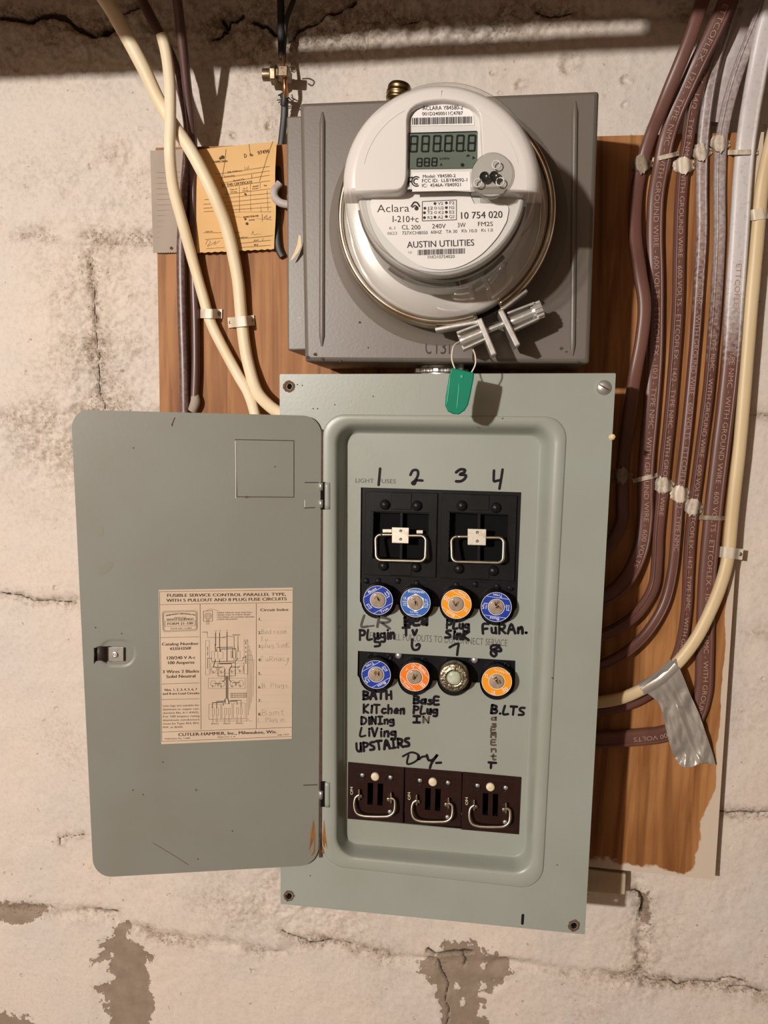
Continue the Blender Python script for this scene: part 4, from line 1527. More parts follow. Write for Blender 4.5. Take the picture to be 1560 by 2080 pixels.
# lock nut between box and panel
t = thing('conduit_nipple', 'zinc conduit nipple with toothed locknut in the gap between meter box and panel', 'conduit fitting', P(893, 752, .07))
nc = P(895, 757, .09)
mb = MB()
lo_, hi_ = [], []
for i in range(96):
    a = 2 * math.pi * i / 96
    r = .0262 if (i // 4) % 2 else .0232
    lo_.append(Vector((nc.x + r * math.cos(a), -.072 + r * math.sin(a), nc.z + .0005)))
    hi_.append(Vector((nc.x + r * math.cos(a), -.072 + r * math.sin(a), nc.z + .0045)))
mb.prism(hi_, lo_)
mb.build('locknut', M['zinc'], parent=t, bevel=.0005)
mb = MB()
mb.lathe((nc.x, -.072, nc.z - .012), (0, 0, 1), [(.0205, 0)] + [(.0205 - .0006 * (i % 2), .002 + .001 * i) for i in range(28)] + [(.0205, .032)], 40)
mb.build('threaded_nipple', M['zinc'], parent=t)
mb = MB()
sc_ = P(937, 752, .10)
mb.lathe(sc_ + Vector((0, 0, -.004)), (0, 0, 1), [(0, 0), (.0025, 0), (.0025, .009), (.0038, .0092), (.0038, .0115), (0, .012)], 16)
mb.build('set_screw', M['zinc'], parent=t)

# ------------------------------------------------------------------ the meter
D_FACE = .2416


def make_meter():
    t = thing('electric_meter', 'round white electric meter with grey display in the socket box', 'electric meter', (MC.x, -.155, MC.z))
    ax = (0, -1, 0)
    c0 = Vector((MC.x, 0, MC.z))
    # white base seen through the skirt
    mb = MB()
    mb.lathe(c0, ax, [(.0, .130), (.0838, .130), (.0838, .158), (.0815, .161), (.0765, .1625), (.071, .164), (0, .164)], 96)
    mb.build('base', M['white_plastic'], parent=t, fix=False)
    # inner module
    mb = MB()
    mb.lathe(c0, ax, [(.0660, .164), (.0645, .180), (.0628, .203), (.0613, .2225), (.0603, .2247), (.0586, .2254)], 96)
    mb.build('inner_drum', M['grey_white'], parent=t, fix=False)
    mb = MB()
    mb.lathe(c0, ax, [(.0625, .1990), (.0660, .1995), (.0660, .2020), (.0625, .2025)], 72, a0=math.radians(232), a1=math.radians(318))
    mb.lathe(c0, ax, [(.0615, .2120), (.0636, .2125), (.0636, .2140), (.0615, .2145)], 72, a0=math.radians(190), a1=math.radians(350))
    mb.build('drum_dark_band', M['box_paint'], parent=t, fix=False)  # dark gap at the module edge put in as coloured bands
    # face plate
    mb = MB()
    mb.lathe(c0, ax, [(0, .2252), (.0586, .2254)], 96)
    mb.build('face_plate', M['grey_white'], parent=t, fix=False)

    # clear cover: skirt, rounded front lip, front pane
    mb = MB()
    prof = [(.0845, .1585), (.0822, .1640), (.0800, .1740), (.0775, .1860), (.0750, .2000), (.0728, .2140), (.0706, .2260), (.0688, .2330), (.0680, .2370), (.0664, .2398), (.0638, .2406), (.0618, .2394), (.0610, .2378), (.0608, .2340)]
    mb.lathe(c0, ax, prof, 128)
    mb.build('clear_cover', M['clear'], parent=t, fix=False)
    mb = MB()
    mb.lathe(c0, ax, [(0, .2345), (.0610, .2345)], 96)
    mb.build('clear_front_pane', M['clear_front'], parent=t, fix=False)
    # glints of moulded inner lip
    mb = MB()
    mb.lathe(c0, ax, [(.0610, .2340), (.0598, .2305), (.0604, .2275)], 96, a0=math.radians(183), a1=math.radians(357))
    mb.build('inner_lip', M['smoke'], parent=t, fix=False)

    # white cap over the upper half
    def arc(cx, cy, r, a0, a1, n):
        return [(cx + r * math.cos(math.radians(a0 + (a1 - a0) * i / n)), cy - r * math.sin(math.radians(a0 + (a1 - a0) * i / n))) for i in range(n + 1)]
    outer = arc(896, 367, 197, -6, 186.5, 64)
    outer = outer + [(798, 389)]
    outer += [(808, 388), (817, 384), (823, 376), (827, 364), (828, 350)]
    win = [(829, 300), (829, 243), (831, 232), (836, 223), (846, 215), (862, 209), (882, 206), (902, 205), (922, 207), (942, 211), (956, 217), (966, 224), (972, 234), (974, 245), (977, 300), (981, 372), (984, 384), (990, 387)]
    poly = outer + win
    arcn = 65
    ctr = Vector((MC.x, 0, MC.z))
    ld = [(D_FACE, 0.0080), (D_FACE - .0005, .0050), (D_FACE - .0018, .0020), (D_FACE - .0045, -.0006), (D_FACE - .0085, -.0020), (D_FACE - .018, -.0036), (D_FACE - .028, -.0052)]
    base_l = [P(x, y, D_FACE) for x, y in poly]
    m = len(base_l)
    loops = []
    for d, ins in ld:
        l = []
        for i, p in enumerate(base_l):
            if i < arcn:
                v = Vector((p.x - ctr.x, 0, p.z - ctr.z))
                r = v.length
                q = v.normalized() * (r - ins)
                l.append(Vector((ctr.x + q.x, -d, ctr.z + q.z)))
            else:
                a, b = base_l[i - 1], base_l[(i + 1) % m]
                tt = (b - a).normalized()
                nrm = Vector((tt.z, 0, -tt.x))
                k = min(max(ins, 0) * .22, .0022)
                l.append(Vector((p.x, -d, p.z)) - nrm * k)
        loops.append(l)
    mb = MB()
    mb.loft(loops, 0, True)
    fill_mesh(mb, loops[0], [], 0)
    cap = mb.build('white_cap', M['white_plastic'], parent=t)
    # window walls of the cap
    pl = Plane(D_FACE)
    for a in ([(896, 182), (896, 196)], arc(896, 366, 160, 12, 62, 16), arc(896, 366, 160, 118, 168, 16)):
        mb = MB()
        stroke(mb, a, 1.2, pl, 0, .00025)
        mb.build('moulding_line', M['grey_white'], parent=cap, fix=False)

    # labels and display
    D_L = .2264

    def c4(x, y):
        return (560 + x / 2.294, 140 + y / 2.294)
    pl = Plane(D_L)
    mb = MB()
    low = [(470, 575), (900, 575), (925, 628), (1070, 632), (1080, 690), (1060, 740), (1020, 800), (950, 870), (860, 920), (770, 935), (680, 920), (590, 860), (510, 780), (460, 700), (442, 640), (450, 600)]
    lowp = [c4(*p) for p in low]
    lowp = lowp[:2] + spline(lowp[2:] + lowp[:1], 6)
    mb.add([pl(x, y, .0002) for x, y in lowp], [list(range(len(lowp)))], 0)
    L = c4

    def tx(s, x0, x1, y, h, dy=0.0, mi=1, bold=0.0):
        text(mb, s, L(x0, y), L(x1, y + dy), h / 2.294, pl, mi, .0004, bold)
    tx('Aclara', 472, 622, 668, 36, -3, 1, -.008)
    stroke(mb, [L(632, 640), L(645, 622), L(660, 624), L(670, 640)], 3.2, pl, 1, .0004)
    stroke(mb, [L(636, 646), L(650, 636), L(664, 648)], 2.4, pl, 1, .0004)
    disc(mb, *L(656, 650), 4.2, pl, 1, .0004)
    tx('I-210+c', 542, 665, 714, 30)
    box = [(683, 618), (842, 610), (842, 703), (683, 708)]
    for i in range(4):
        stroke(mb, [L(*box[i]), L(*box[(i + 1) % 4])], 1.3, pl, 1, .0004)
    for s, x, y in (('V2', 755, 634), ('F2', 808, 631), ('J2', 708, 656), ('U2', 758, 655), ('N2', 808, 653), ('T2', 706, 677), ('K2', 758, 676), ('E2', 808, 674), ('R2', 706, 700), ('A2', 755, 698), ('Q2', 808, 695)):
        tx(s, x, x + 25, y, 14, -1)
        if s in ('U2', 'K2'):
            disc(mb, *L(x - 13, y - 7), 2.8, pl, 1, .0004, 14, 1.9)
        else:
            disc(mb, *L(x - 13, y - 7), 2.9, pl, 1, .0004, 14)
    tx('10 754 020', 855, 1057, 699, 32, -6, 1, .012)
    tx('6.1', 527, 556, 748, 14, 0, 2)
    tx('0623', 520, 565, 773, 14, -1, 2)
    tx('CL 200', 586, 674, 748, 21)
    tx('240V', 728, 792, 743, 21, -1)
    tx('3W', 846, 885, 738, 21, -1)
    tx('FM2S', 940, 1012, 733, 21, -1)
    tx('727XCH8050', 588, 708, 772, 15, -2)
    tx('60HZ', 722, 774, 768, 15, -1)
    tx('TA 30', 792, 846, 765, 15, -1)
    tx('Kh 10.0', 865, 938, 762, 15, -1)
    tx('Kt 1.0', 957, 1012, 759, 15, -1)
    tx('AUSTIN UTILITIES', 612, 925, 834, 30, -11, 1, .006)
    rng = random.Random(3)
    x = 662
    while x < 880:
        w = rng.choice((2.2, 3.4, 4.8))
        y = 843 - (x - 662) * .035
        rect(mb, *L(x, y), *L(x + w, y + 25), pl, 1, .0004)
        x += w + rng.choice((2.0, 3.0, 4.2))
    tx('1NO10754020', 705, 834, 884, 15, -3)
    tx('CE', 616, 634, 860, 10, 0, 2)
    mb.build('nameplate_label', [M['label_white'], M['ink'], M['ink_grey']], parent=t, fix=False)

    # upper label behind the window
    pl = Plane(D_FACE - .0068)
    mb = MB()
    up = [(606, 560), (606, 250), (618, 185), (665, 150), (770, 138), (880, 150), (950, 185), (968, 240), (975, 575)]
    mb.add([pl(*L(*p), .0010) for p in up], [list(range(len(up)))], 0)
    mb.add([pl(*L(*p), .0014) for p in ((632, 266), (632, 225), (655, 195), (710, 172), (780, 164), (850, 170), (905, 190), (922, 215), (925, 262))], [list(range(9))], 1)
    mb.add([pl(*L(*p), .0014) for p in ((636, 482), (905, 478), (908, 566), (636, 572))], [list(range(4))], 1)

    def tu(s, x0, x1, y, h, dy=0.0, mi=2, bold=0.0):
        text(mb, s, L(x0, y), L(x1, y + dy), h / 2.294, pl, mi, .0017, bold)
    tu('ACLARA Y84580-2', 684, 872, 192, 19, -4)
    tu('001D2400011C4787', 682, 872, 217, 16, -4)
    x = 636
    while x < 916:
        w = rng.choice((2.4, 3.6, 5.0))
        y = 228 - (x - 636) * .026
        rect(mb, *L(x, y), *L(x + w, y + 32), pl, 2, .0017)
        x += w + rng.choice((2.2, 3.2, 4.4))
    tu('Model: Y84580-2', 684, 838, 508, 15, -4)
    tu('FCC ID:  LLBY84092-1', 680, 892, 529, 16, -5)
    tu('IC:  4546A-Y840921', 680, 862, 551, 16, -5)
    stroke(mb, [L(618, 545), L(618, 507), L(638, 505)], 2.6, pl, 2, .0017, smooth=False)
    stroke(mb, [L(618, 525), L(634, 523)], 2.4, pl, 2, .0017)
    for rr in (21, 12):
        stroke(mb, [L(655 + rr * math.cos(math.radians(a)), 524 - rr * 1.05 * math.sin(math.radians(a))) for a in range(50, 320, 18)], 2.4, pl, 2, .0017)
    mb.build('upper_label', [M['grey_white'], M['label_white'], M['ink']], parent=t, fix=False)

    # LCD
    mb = MB()
    q = [(616, 300), (938, 291), (936, 462), (618, 466)]
    mb.add([pl(*L(*p), .0020) for p in q], [(0, 1, 2, 3)], 0)
    for a, b in ((0, 1), (0, 3)):
        stroke(mb, [L(*q[a]), L(*q[b])], 2.2, pl, 1, .0023)

    def seven(x, y, w, h, th, sk=.06):
        # origin top left, pixel
        def s(a, b):
            (x0, y0), (x1, y1) = a, b
            stroke(mb, [(x0 - (y0 - y) * sk, y0), (x1 - (y1 - y) * sk, y1)], th, pl, 1, .0024)
        g = th * .35
        for yy in (y, y + h / 2, y + h):
            s((x + g, yy), (x + w - g, yy))
        for xx in (x, x + w):
            s((xx, y + g), (xx, y + h / 2 - g))
            s((xx, y + h / 2 + g), (xx, y + h - g))
    for i, x in enumerate((630, 684, 738, 791, 846, 900)):
        y0 = 313 - i * .8
        seven(*L(x, y0), 31 / 2.294, 72 / 2.294, 3.5)
        if i in (2, 3, 4):
            rect(mb, *L(x + 33, y0 + 66), *L(x + 40, y0 + 73), pl, 1, .0024)
    for x in (660, 694, 729):
        seven(*L(x, 417 - (x - 660) * .03), 22 / 2.294, 36 / 2.294, 2.6)
    text(mb, 'kVAhr', L(764, 424), L(812, 421), 5, pl, 1, .0024)
    text(mb, 'A', L(764, 452), L(778, 452), 6, pl, 1, .0024)
    disc(mb, *L(870, 447), 3.8, pl, 1, .0024, 12)
    mb.add([pl(*L(*p), .0024) for p in ((886, 408), (906, 406), (897, 397))], [(0, 1, 2)], 1)
    mb.add([pl(*L(*p), .0024) for p in ((916, 421), (918, 406), (930, 414))], [(0, 1, 2)], 1)
    mb.build('display', [M['lcd'], M['lcd_dark']], parent=t, fix=False)

    # optical port disc
    op = P(999, 356, D_FACE)
    pl = Plane(D_FACE)
    mb = MB()
    k = pxsize(D_FACE)
    oc = Vector((op.x, 0, op.z))
    mb.lathe(oc, ax, [(.0, .2461), (36 * k, .2461), (39 * k, .2448), (40 * k, .2396), (40 * k, .2356)], 48)
    mb.box((P(990, 388, D_FACE).x, -.2416, P(990, 388, D_FACE).z), (62 * k, .008, 10 * k))
    port = mb.build('optical_port', M['smoke'], parent=t, fix=False)
    mb = MB()
    mb.lathe(oc, ax, [(.0, .2420), (39 * k, .2420)], 48)
    mb.build('port_backing', M['grey_white'], parent=port, fix=False)
    for x, y in ((984, 359), (1004, 358)):
        mb = MB()
        e = P(x, y, .2464)
        mb.lathe((e.x, 0, e.z), ax, [(0, .2464), (8.0 * k, .2464), (8.6 * k, .2468), (9.4 * k, .2468), (9.6 * k, .2460)], 24)
        mb.build('port_eye', mk('dark_lens', (.02, .022, .02), .12) if 'dark_lens' not in bpy.data.materials else bpy.data.materials['dark_lens'], parent=port, fix=False)
    for x, y in ((1008, 334), (971, 371), (1016, 369)):
        mb = MB()
        e = P(x, y, .2464)
        mb.lathe((e.x, 0, e.z), ax, [(6.3 * k, .2462), (6.8 * k, .2467), (8 * k, .2467), (8.6 * k, .2462)], 24)
        mb.build('port_boss', M['grey_white'], parent=port, fix=False)


make_meter()


# ------------------------------------------------------------------ sealing ring
def make_ring():
    t = thing('meter_sealing_ring', 'steel sealing ring with screw clamp around the meter base', 'ring', (MC.x, -.150, MC.z))
    ax = (0, -1, 0)
    c0 = Vector((MC.x, 0, MC.z))
    mb = MB()
    a0, a1 = math.radians(-57.5), math.radians(360 - 70.5)
    prof = [(.0846, .1592), (.0852, .1602), (.0864, .1604), (.0878, .1592), (.0888, .1565), (.0887, .1535), (.0880, .1518), (.0886, .1494), (.0897, .1445), (.0894, .1400), (.0884, .1388)]
    mb.lathe(c0, ax, prof, 160, a0=a0, a1=a1)
    r = mb.build('band', M['ring_steel'], parent=t, fix=False)
    so = r.modifiers.new('thickness', 'SOLIDIFY')
    so.thickness = .0009
    # clamp
    d = .150
    A, Bp = P(934, 692, d), P(1100, 626, d)
    e = (Bp - A).normalized()
    nrm = Vector((e.z, 0, -e.x))        # pointing down right, away from the meter
    if nrm.z > 0:
        nrm = -nrm
    k = pxsize(d)
    yv = Vector((0, 1, 0))

    def plate(mb, p0, p1, th, d0, d1):
        a, b = P(*p0, d), P(*p1, d)
        w = (b - a).normalized()
        s = Vector((w.z, 0, -w.x)) * th / 2
        loop = [a - s, a + s, b + s, b - s]
        mb.prism([Vector((p.x, -d1, p.z)) for p in loop], [Vector((p.x, -d0, p.z)) for p in loop])
    mb = MB()
    plate(mb, (973, 652), (1003, 724), 11 * k, .136, .166)
    plate(mb, (885, 672), (978, 655), 8 * k, .140, .160)
    mb.build('clamp_lug', M['zinc'], parent=t, bevel=.0010)
    mb = MB()
    plate(mb, (1015, 635), (1050, 706), 11 * k, .136, .166)
    plate(mb, (1013, 636), (1070, 592), 7 * k, .140, .158)
    mb.build('clamp_lug', M['zinc'], parent=t, bevel=.0010)
    # finned barrels
    for (p0, p1, r_) in (((934, 694), (982, 674), 9), ((1036, 655), (1090, 632), 9)):
        mb = MB()
        a, b = P(*p0, d + .006), P(*p1, d + .006)
        mb.sweep([a.lerp(b, i / 6) for i in range(7)], 2 * r_ * k, 2 * r_ * k, seg=16)
        for s in (-1, 1):
            f0, f1 = a + nrm * s * 17 * k, b + nrm * s * 15 * k
            loop = [f0 - nrm * 2.2 * k, f1 - nrm * 2.2 * k, f1 + nrm * 2.2 * k, f0 + nrm * 2.2 * k]
            mb.prism([p + Vector((0, -.006, 0)) for p in loop], [p + Vector((0, .012, 0)) for p in loop])
        loop = [a + nrm * -17 * k, b + nrm * -15 * k, b + nrm * 15 * k, a + nrm * 17 * k]
        mb.prism([p + Vector((0, .004, 0)) for p in loop], [p + Vector((0, .010, 0)) for p in loop])
        mb.build('clamp_barrel', M['zinc'], parent=t, bevel=.0006)
    mb = MB()
    a, b = P(978, 676, d + .006), P(1040, 652, d + .006)
    ln = (b - a).length
    prof = []
    n = 34
    for i in range(n):
        prof.append((6.5 * k if i % 2 else 5.2 * k, ln * i / n))
    mb.lathe(a, e, prof, 18)
    mb.build('clamp_screw', M['zinc'], parent=t, fix=False)
    mb = MB()
    h0 = P(1086, 633, d + .006)
    l0, l1 = [], []
    u = nrm
    for i in range(72):
        a_ = 2 * math.pi * i / 72
        rr = (17.5 if (i // 3) % 2 else 14.6) * k
        v = u * (rr * math.cos(a_)) + yv * (rr * math.sin(a_))
        l0.append(h0 + v)
        l1.append(h0 + e * 15 * k + v)
    mb.prism(l1, l0)
    mb.lathe(h0 - e * 6 * k, e, [(0, 0), (12 * k, 0), (13 * k, 6 * k)], 20)
    mb.build('screw_head', M['zinc'], parent=t, bevel=.0004)


make_ring()

# ------------------------------------------------------------------ green seal
t = thing('padlock_seal', 'green plastic padlock seal hanging from the ring clamp on a wire loop', 'seal', P(935, 790, .163))
mb = MB()
o = [(917, 747), (963, 757), (962, 770), (955, 806), (951, 822), (944, 834), (932, 842), (920, 841), (910, 836), (904, 824), (905, 806), (912, 765)]
o = [p for p in o]
D_T = .166
mb.prism([P(x, y, D_T) for x, y in o], [P(x, y, D_T - .0065) for x, y in o])
body = mb.build('seal_body', M['green'], parent=t, bevel=.0010, seg=3)
mb = MB()
pl = Plane(D_T)
mb.box(P(938, 765, D_T + .0002), (.0022, .0012, .0026))
mb.build('locking_nub', M['green_light'], parent=body, bevel=.0003)
mb = MB()
for a, b in (((915, 762), (908, 822)), ((933, 778), (928, 832))):
    mb.sweep([P(a[0] + (b[0] - a[0]) * i / 8, a[1] + (b[1] - a[1]) * i / 8, D_T) for i in range(9)], .0010, .0007, seg=8)
mb.build('moulded_rib', M['green_light'], parent=body)
mb = MB()
mb.sweep(world_path([(927, 756, .1625), (922, 744, .1625), (918, 730, .1622), (919, 712, .160), (924, 700, .156), (940, 692, .147), (955, 700, .150), (963, 715, .157), (966, 728, .161), (965, 742, .1625), (957, 758, .1625)], 7), .0013, .0013, seg=10)
mb.build('wire_loop', M['strap_white'], parent=t, fix=False)


# ------------------------------------------------------------------ fuse panel
D_COV, D_FLOOR = .115, .097
HINGE_X = P(651, 1300, .117).x


def door_angle():
    best = None
    for i in range(400):
        a = .05 + i * .001
        pl = Tilted(HINGE_X, .117, a)
        hl = pl(146, 835).z - pl(190, 1781).z
        hr = pl(655, 845).z - pl(648, 1757).z
        if best is None or abs(hl - hr) < best[0]:
            best = (abs(hl - hr), a)
    return best[1]


DOOR_ANG = door_angle()
DOOR = Tilted(HINGE_X, .117, DOOR_ANG)
COVER = Plane(D_COV)
FLOORP = Plane(D_FLOOR)
panel = thing('fuse_panel', 'grey steel fuse panel with its door open, below the meter box', 'fuse panel', P(905, 1330, .06))


def circ(x, y, r, pl, n=20, off=0.0):
    return [pl(x + r * math.cos(2 * math.pi * i / n), y + r * math.sin(2 * math.pi * i / n), off) for i in range(n)]


def arc_px(cx, cy, r, a0, a1, n):
    return [(cx + r * math.cos(math.radians(a0 + (a1 - a0) * i / n)), cy + r * math.sin(math.radians(a0 + (a1 - a0) * i / n))) for i in range(n + 1)]


FUSES_TOP = [(768, 1219), (844, 1224), (927, 1227), (1008, 1233)]
FUSES_LOW = [(764, 1370), (842, 1375), (922, 1376), (1009, 1384)]


def scallop(top_l, top_r, fuses, left_x, right_x, dx=1.5, dy=2.0, r=36):
    pts = [top_l, top_r]
    rev = list(reversed(fuses))
    pts.append((right_x, rev[0][1] + 2))
    for i, (fx, fy) in enumerate(rev):
        cx, cy = fx + dx, fy + dy
        pts += arc_px(cx, cy, r, 8, 172, 14)
        if i < len(rev) - 1:
            nx, ny = rev[i + 1]
            yy = (cy + ny) / 2 + 6
            pts += [(cx - r, yy), (nx + dx + r, yy)]
    pts.append((left_x, fuses[0][1] + 2))
    return pts


HOLE_TOP = scallop((733, 990), (1059, 1000), FUSES_TOP, 731, 1050)
HOLE_LOW = scallop((727, 1322), (1047, 1342), FUSES_LOW, 726, 1046)
PO_Q = [[(707, 1548), (821, 1559), (818, 1671), (706, 1663)], [(823, 1559), (938, 1568), (936, 1680), (822, 1672)], [(940, 1568), (1059, 1579), (1054, 1695), (937, 1685)]]
HOLE_PO = [(707, 1548), (1059, 1579), (1054, 1695), (706, 1663)]


def make_cover():
    mb = MB()
    n = 9
    outer = rrect((568, 760), (1251, 758), (1188, 1898), (570, 1836), 3, n)
    L0 = rrect((655, 841), (1153, 846), (1102, 1807), (653, 1757), 46, n)
    L1 = rrect((680, 859), (1127, 864), (1081, 1776), (682, 1738), 40, n)
    L2 = rrect((705, 880), (1097, 886), (1064, 1741), (701, 1711), 24, n)
    holes = [(587, 785), (587, 1820), (1166, 1880)]
    w = lambda loop, d: [P(p.x, p.y, d) for p in loop]
    oc = w(outer, D_COV)
    # folded rim
    rim = [w(outer, D_COV)]
    mid = P(905, 1330, D_COV)
    for ins, d in ((0, .1135), (0, .100)):
        rim.append([Vector((p.x, -d, p.z)) for p in oc])
    mb.loft(rim, 0, False)
    # flat face with screw holes
    fill_mesh(mb, oc, [w(L0, D_COV)] + [circ(x, y, 7, COVER) for x, y in holes])
    for x, y in holes:
        mb.loft([circ(x, y, 7, COVER), circ(x, y, 6, COVER, off=-.004)], 0, True)
    # raised flange and pressed recess
    a = w(L0, D_COV)
    b = w(L1, D_COV)
    fl = D_COV + .0016
    loops = [a]

    def mixl(u, v, t, d):
        return [Vector((p.x * (1 - t) + q.x * t, -d, p.z * (1 - t) + q.z * t)) for p, q in zip(u, v)]
    c = w(L2, D_FLOOR)
    loops.append(mixl(a, b, .05, fl - .0004))
    loops.append(mixl(a, b, .12, fl))
    loops.append(mixl(a, b, .55, fl))
    loops.append(mixl(a, b, .85, fl - .0004))
    for t, s in ((0, .0), (.14, .06), (.30, .2), (.46, .42), (.62, .68), (.78, .88), (.90, .97), (1, 1)):
        loops.append(mixl(b, c, t, (fl - .0012) * (1 - s) + D_FLOOR * s))
    mb.loft(loops, 0, True)
    fl_holes = [[P(x, y, D_FLOOR) for x, y in h] for h in (HOLE_TOP, HOLE_LOW, HOLE_PO)]
    fill_mesh(mb, c, fl_holes)
    for h in fl_holes:
        mb.loft([h, [p + Vector((0, .0015, 0)) for p in h]], 0, False)
    cov = mb.build('cover', M['grey_paint'], parent=panel)
    # lettering pressed into the plate
    mb = MB()
    text(mb, 'LIGHT', (721, 980), (759, 981), 8.5, FLOORP, 0)
    text(mb, 'FUSES', (768, 981), (804, 982), 8.5, FLOORP, 0)
    mb.build('stamped_lettering', M['stamped'], parent=cov, fix=False)
    mb = MB()
    text(mb, 'REMOVE ALL PULLOUTS TO DISCONNECT SERVICE', (742, 1297), (1030, 1313), 14, FLOORP, 0, bold=-.006)
    mb.build('stamped_lettering', M['stamped'], parent=cov, fix=False)
    # marker pen
    mb = MB()
    pl = FLOORP

    def c1(x, y):
        return (690 + x / 3.9, 930 + y / 3.9)

    def c2(x, y):
        return (690 + x / 3.9, 1160 + y / 3.9)

    def c3(x, y):
        return (690 + x / 3.9, 1380 + y / 3.9)

    MK = [M['marker'], M['marker_faded'], M['marker_brown']]

    def st(f, pts, w=4.6, mi=0):
        mb = MB()
        stroke(mb, [f(*p) for p in pts], w * 1.15, pl, mi, .00025)
        mb.build('marker_stroke', MK, parent=cov, fix=False)

    def hd(s, f, a, b, h, w=4.0, mi=0):
        mb = MB()
        hand(mb, s, f(*a), f(*b), h / 3.9, w * 1.2, pl, mi, .00025)
        mb.build('marker_word', MK, parent=cov, fix=False)
    st(c1, [(320, 85), (314, 150), (308, 215)])
    st(c1, [(560, 135), (580, 100), (615, 100), (620, 135), (600, 175), (573, 200), (592, 208), (608, 180), (655, 180)])
    st(c1, [(922, 115), (955, 92), (990, 95), (985, 115), (950, 132), (998, 138), (990, 165), (960, 185), (922, 186)], 5)
    st(c1, [(1222, 100), (1220, 150), (1222, 185), (1245, 182), (1275, 175)])
    st(c1, [(1290, 92), (1280, 160), (1265, 245)])
    hd('L', c2, (168, 440), (220, 445), 88, 4.2, 1)
    st(c2, [(235, 437), (270, 433)], 3, 1)
    hd('R', c2, (290, 442), (395, 455), 85, 4.6, 1)
    hd('PLugin', c2, (158, 545), (432, 535), 78, 4.2)
    st(c2, [(318, 530), (285, 535), (278, 560), (312, 565), (316, 590), (278, 597)], 4.4)
    hd('BEd', c2, (515, 430), (690, 425), 62, 5.6)
    hd('Tv', c2, (505, 512), (612, 505), 64, 4.6)
    st(c2, [(575, 540), (572, 590), (585, 622), (620, 620), (634, 590), (622, 578), (606, 590)], 4.4)
    hd('PLug', c2, (845, 455), (1020, 460), 66, 4.4)
    hd('SinK', c2, (835, 530), (1018, 545), 66, 5.0)
    st(c2, [(870, 605), (905, 585), (940, 577), (935, 620), (930, 665)], 4.4)
    hd('FuRAn.', c2, (1130, 495), (1480, 492), 74, 4.8)
    st(c2, [(1265, 590), (1210, 590), (1202, 620), (1275, 635), (1262, 605), (1205, 630), (1200, 660), (1225, 676), (1242, 655), (1225, 640)], 4.8)
    hd('BATH', c3, (185, 158), (408, 155), 62, 4.4)
    hd('KiTchen', c3, (185, 265), (508, 272), 66, 4.2)
    hd('DiNIng', c3, (170, 355), (425, 352), 58, 4.0)
    hd('LiVing', c3, (158, 450), (440, 452), 66, 4.0)
    hd('UPSTAIRS', c3, (135, 575), (555, 530), 68, 4.4)
    hd('BasE', c3, (583, 190), (785, 200), 60, 4.4)
    hd('PLug', c3, (583, 270), (768, 275), 60, 4.2)
    hd('I', c3, (580, 342), (635, 343), 50, 4.4)
    hd('N', c3, (658, 342), (705, 343), 46, 3.8, 2)
    hd('B.LTS', c3, (1198, 268), (1460, 288), 66, 4.6)
    col = MB()
    for s, y, mi in (('B', 0, 0), ('a', 290, 2), ('s', 340, 2), ('E', 385, 2), ('M', 425, 2), ('E', 485, 2), ('n', 540, 2), ('t', 600, 2)):
        if y:
            hand(col, s, c3(1198, y + 34), c3(1236, y + 35), 40 / 3.9, 3.6, pl, mi, .00025)
    col.build('marker_word', MK, parent=cov, fix=False)
    st(c3, [(1180, 658), (1238, 662)], 4.4)
    st(c3, [(1200, 660), (1197, 702)], 4.4)
    st(c3, [(545, 600), (535, 670), (600, 650), (628, 605), (570, 578), (500, 610)], 3.6)
    st(c3, [(620, 600), (625, 635), (650, 615), (680, 610)], 3.8)
    st(c3, [(690, 600), (705, 640), (740, 635), (775, 595), (730, 660), (715, 702)], 4.6)
    st(c3, [(765, 662), (802, 660)], 4.4)
    mb = MB()
    stroke(mb, [(1062, 1859), (1061, 1876)], 5.5, COVER, 0, .0003)
    mb.build('marker_stroke', MK, parent=cov, fix=False)
    # rust
    mb = MB()
    raised = Plane(D_COV + .0016)
    for o in ([(658, 1665), (661, 1690), (662, 1700), (665, 1724), (661, 1712), (660, 1722), (656, 1715), (655, 1700), (657, 1684)], [(652, 1690), (653, 1712), (656, 1722), (659, 1734), (653, 1730), (651, 1716)]):
        mb.add([raised(x, y, .0001) for x, y in spline(o, 4, True)], [list(range(len(o) * 4))])
    mb.build('rust_stain', M['rust'], parent=cov, fix=False)
    for x, y, r in ((587, 785, 12), (587, 1820, 11), (1166, 1880, 12)):
        o_ = [COVER(x + (r + random.uniform(-1.5, 1.5)) * math.cos(a * .314), y + (r + random.uniform(-1.5, 1.5)) * math.sin(a * .314), .0002) for a in range(20)]
        i_ = circ(x, y, 7.2, COVER, 20, .0002)
        mb = MB()
        mb.loft([o_, i_], 0, False)
        mb.build('rust_rim', M['rust_edge'], parent=cov, fix=False)
    for x, y in ((604, 781), (614, 783), (636, 830), (645, 830), (758, 805), (970, 868), (680, 822), (1132, 1757), (630, 1779)):
        mb = MB()
        disc(mb, x, y, 1.3, COVER, 0, .0003, 7)
        mb.build('paint_fleck', M['rust_dark'], parent=cov, fix=False)
    for x, y in holes:
        mb = MB()
        c = P(x, y, .1135)
        mb.lathe(c + Vector((0, .0035, 0)), (0, -1, 0), [(0, 0), (.0026, 0), (.0024, .0012), (0, .0016)], 16)
        mb.build('hole_screw', M['recess_shade'], parent=cov)  # screw blackened to look like an unlit hole
    mb = MB()
    c = P(1226, 787, D_COV)
    mb.lathe(c, (0, -1, 0), [(.0066, 0), (.0064, .0012), (.0050, .0026), (.0025, .0033), (0, .0035)], 28)
    s = mb.build('cover_screw', M['zinc'], parent=cov, fix=False)
    mb = MB()
    mb.box(c + Vector((0, -.0034, 0)), (.0096, .0006, .0011), rot=Matrix.Rotation(.5, 3, 'Y'))
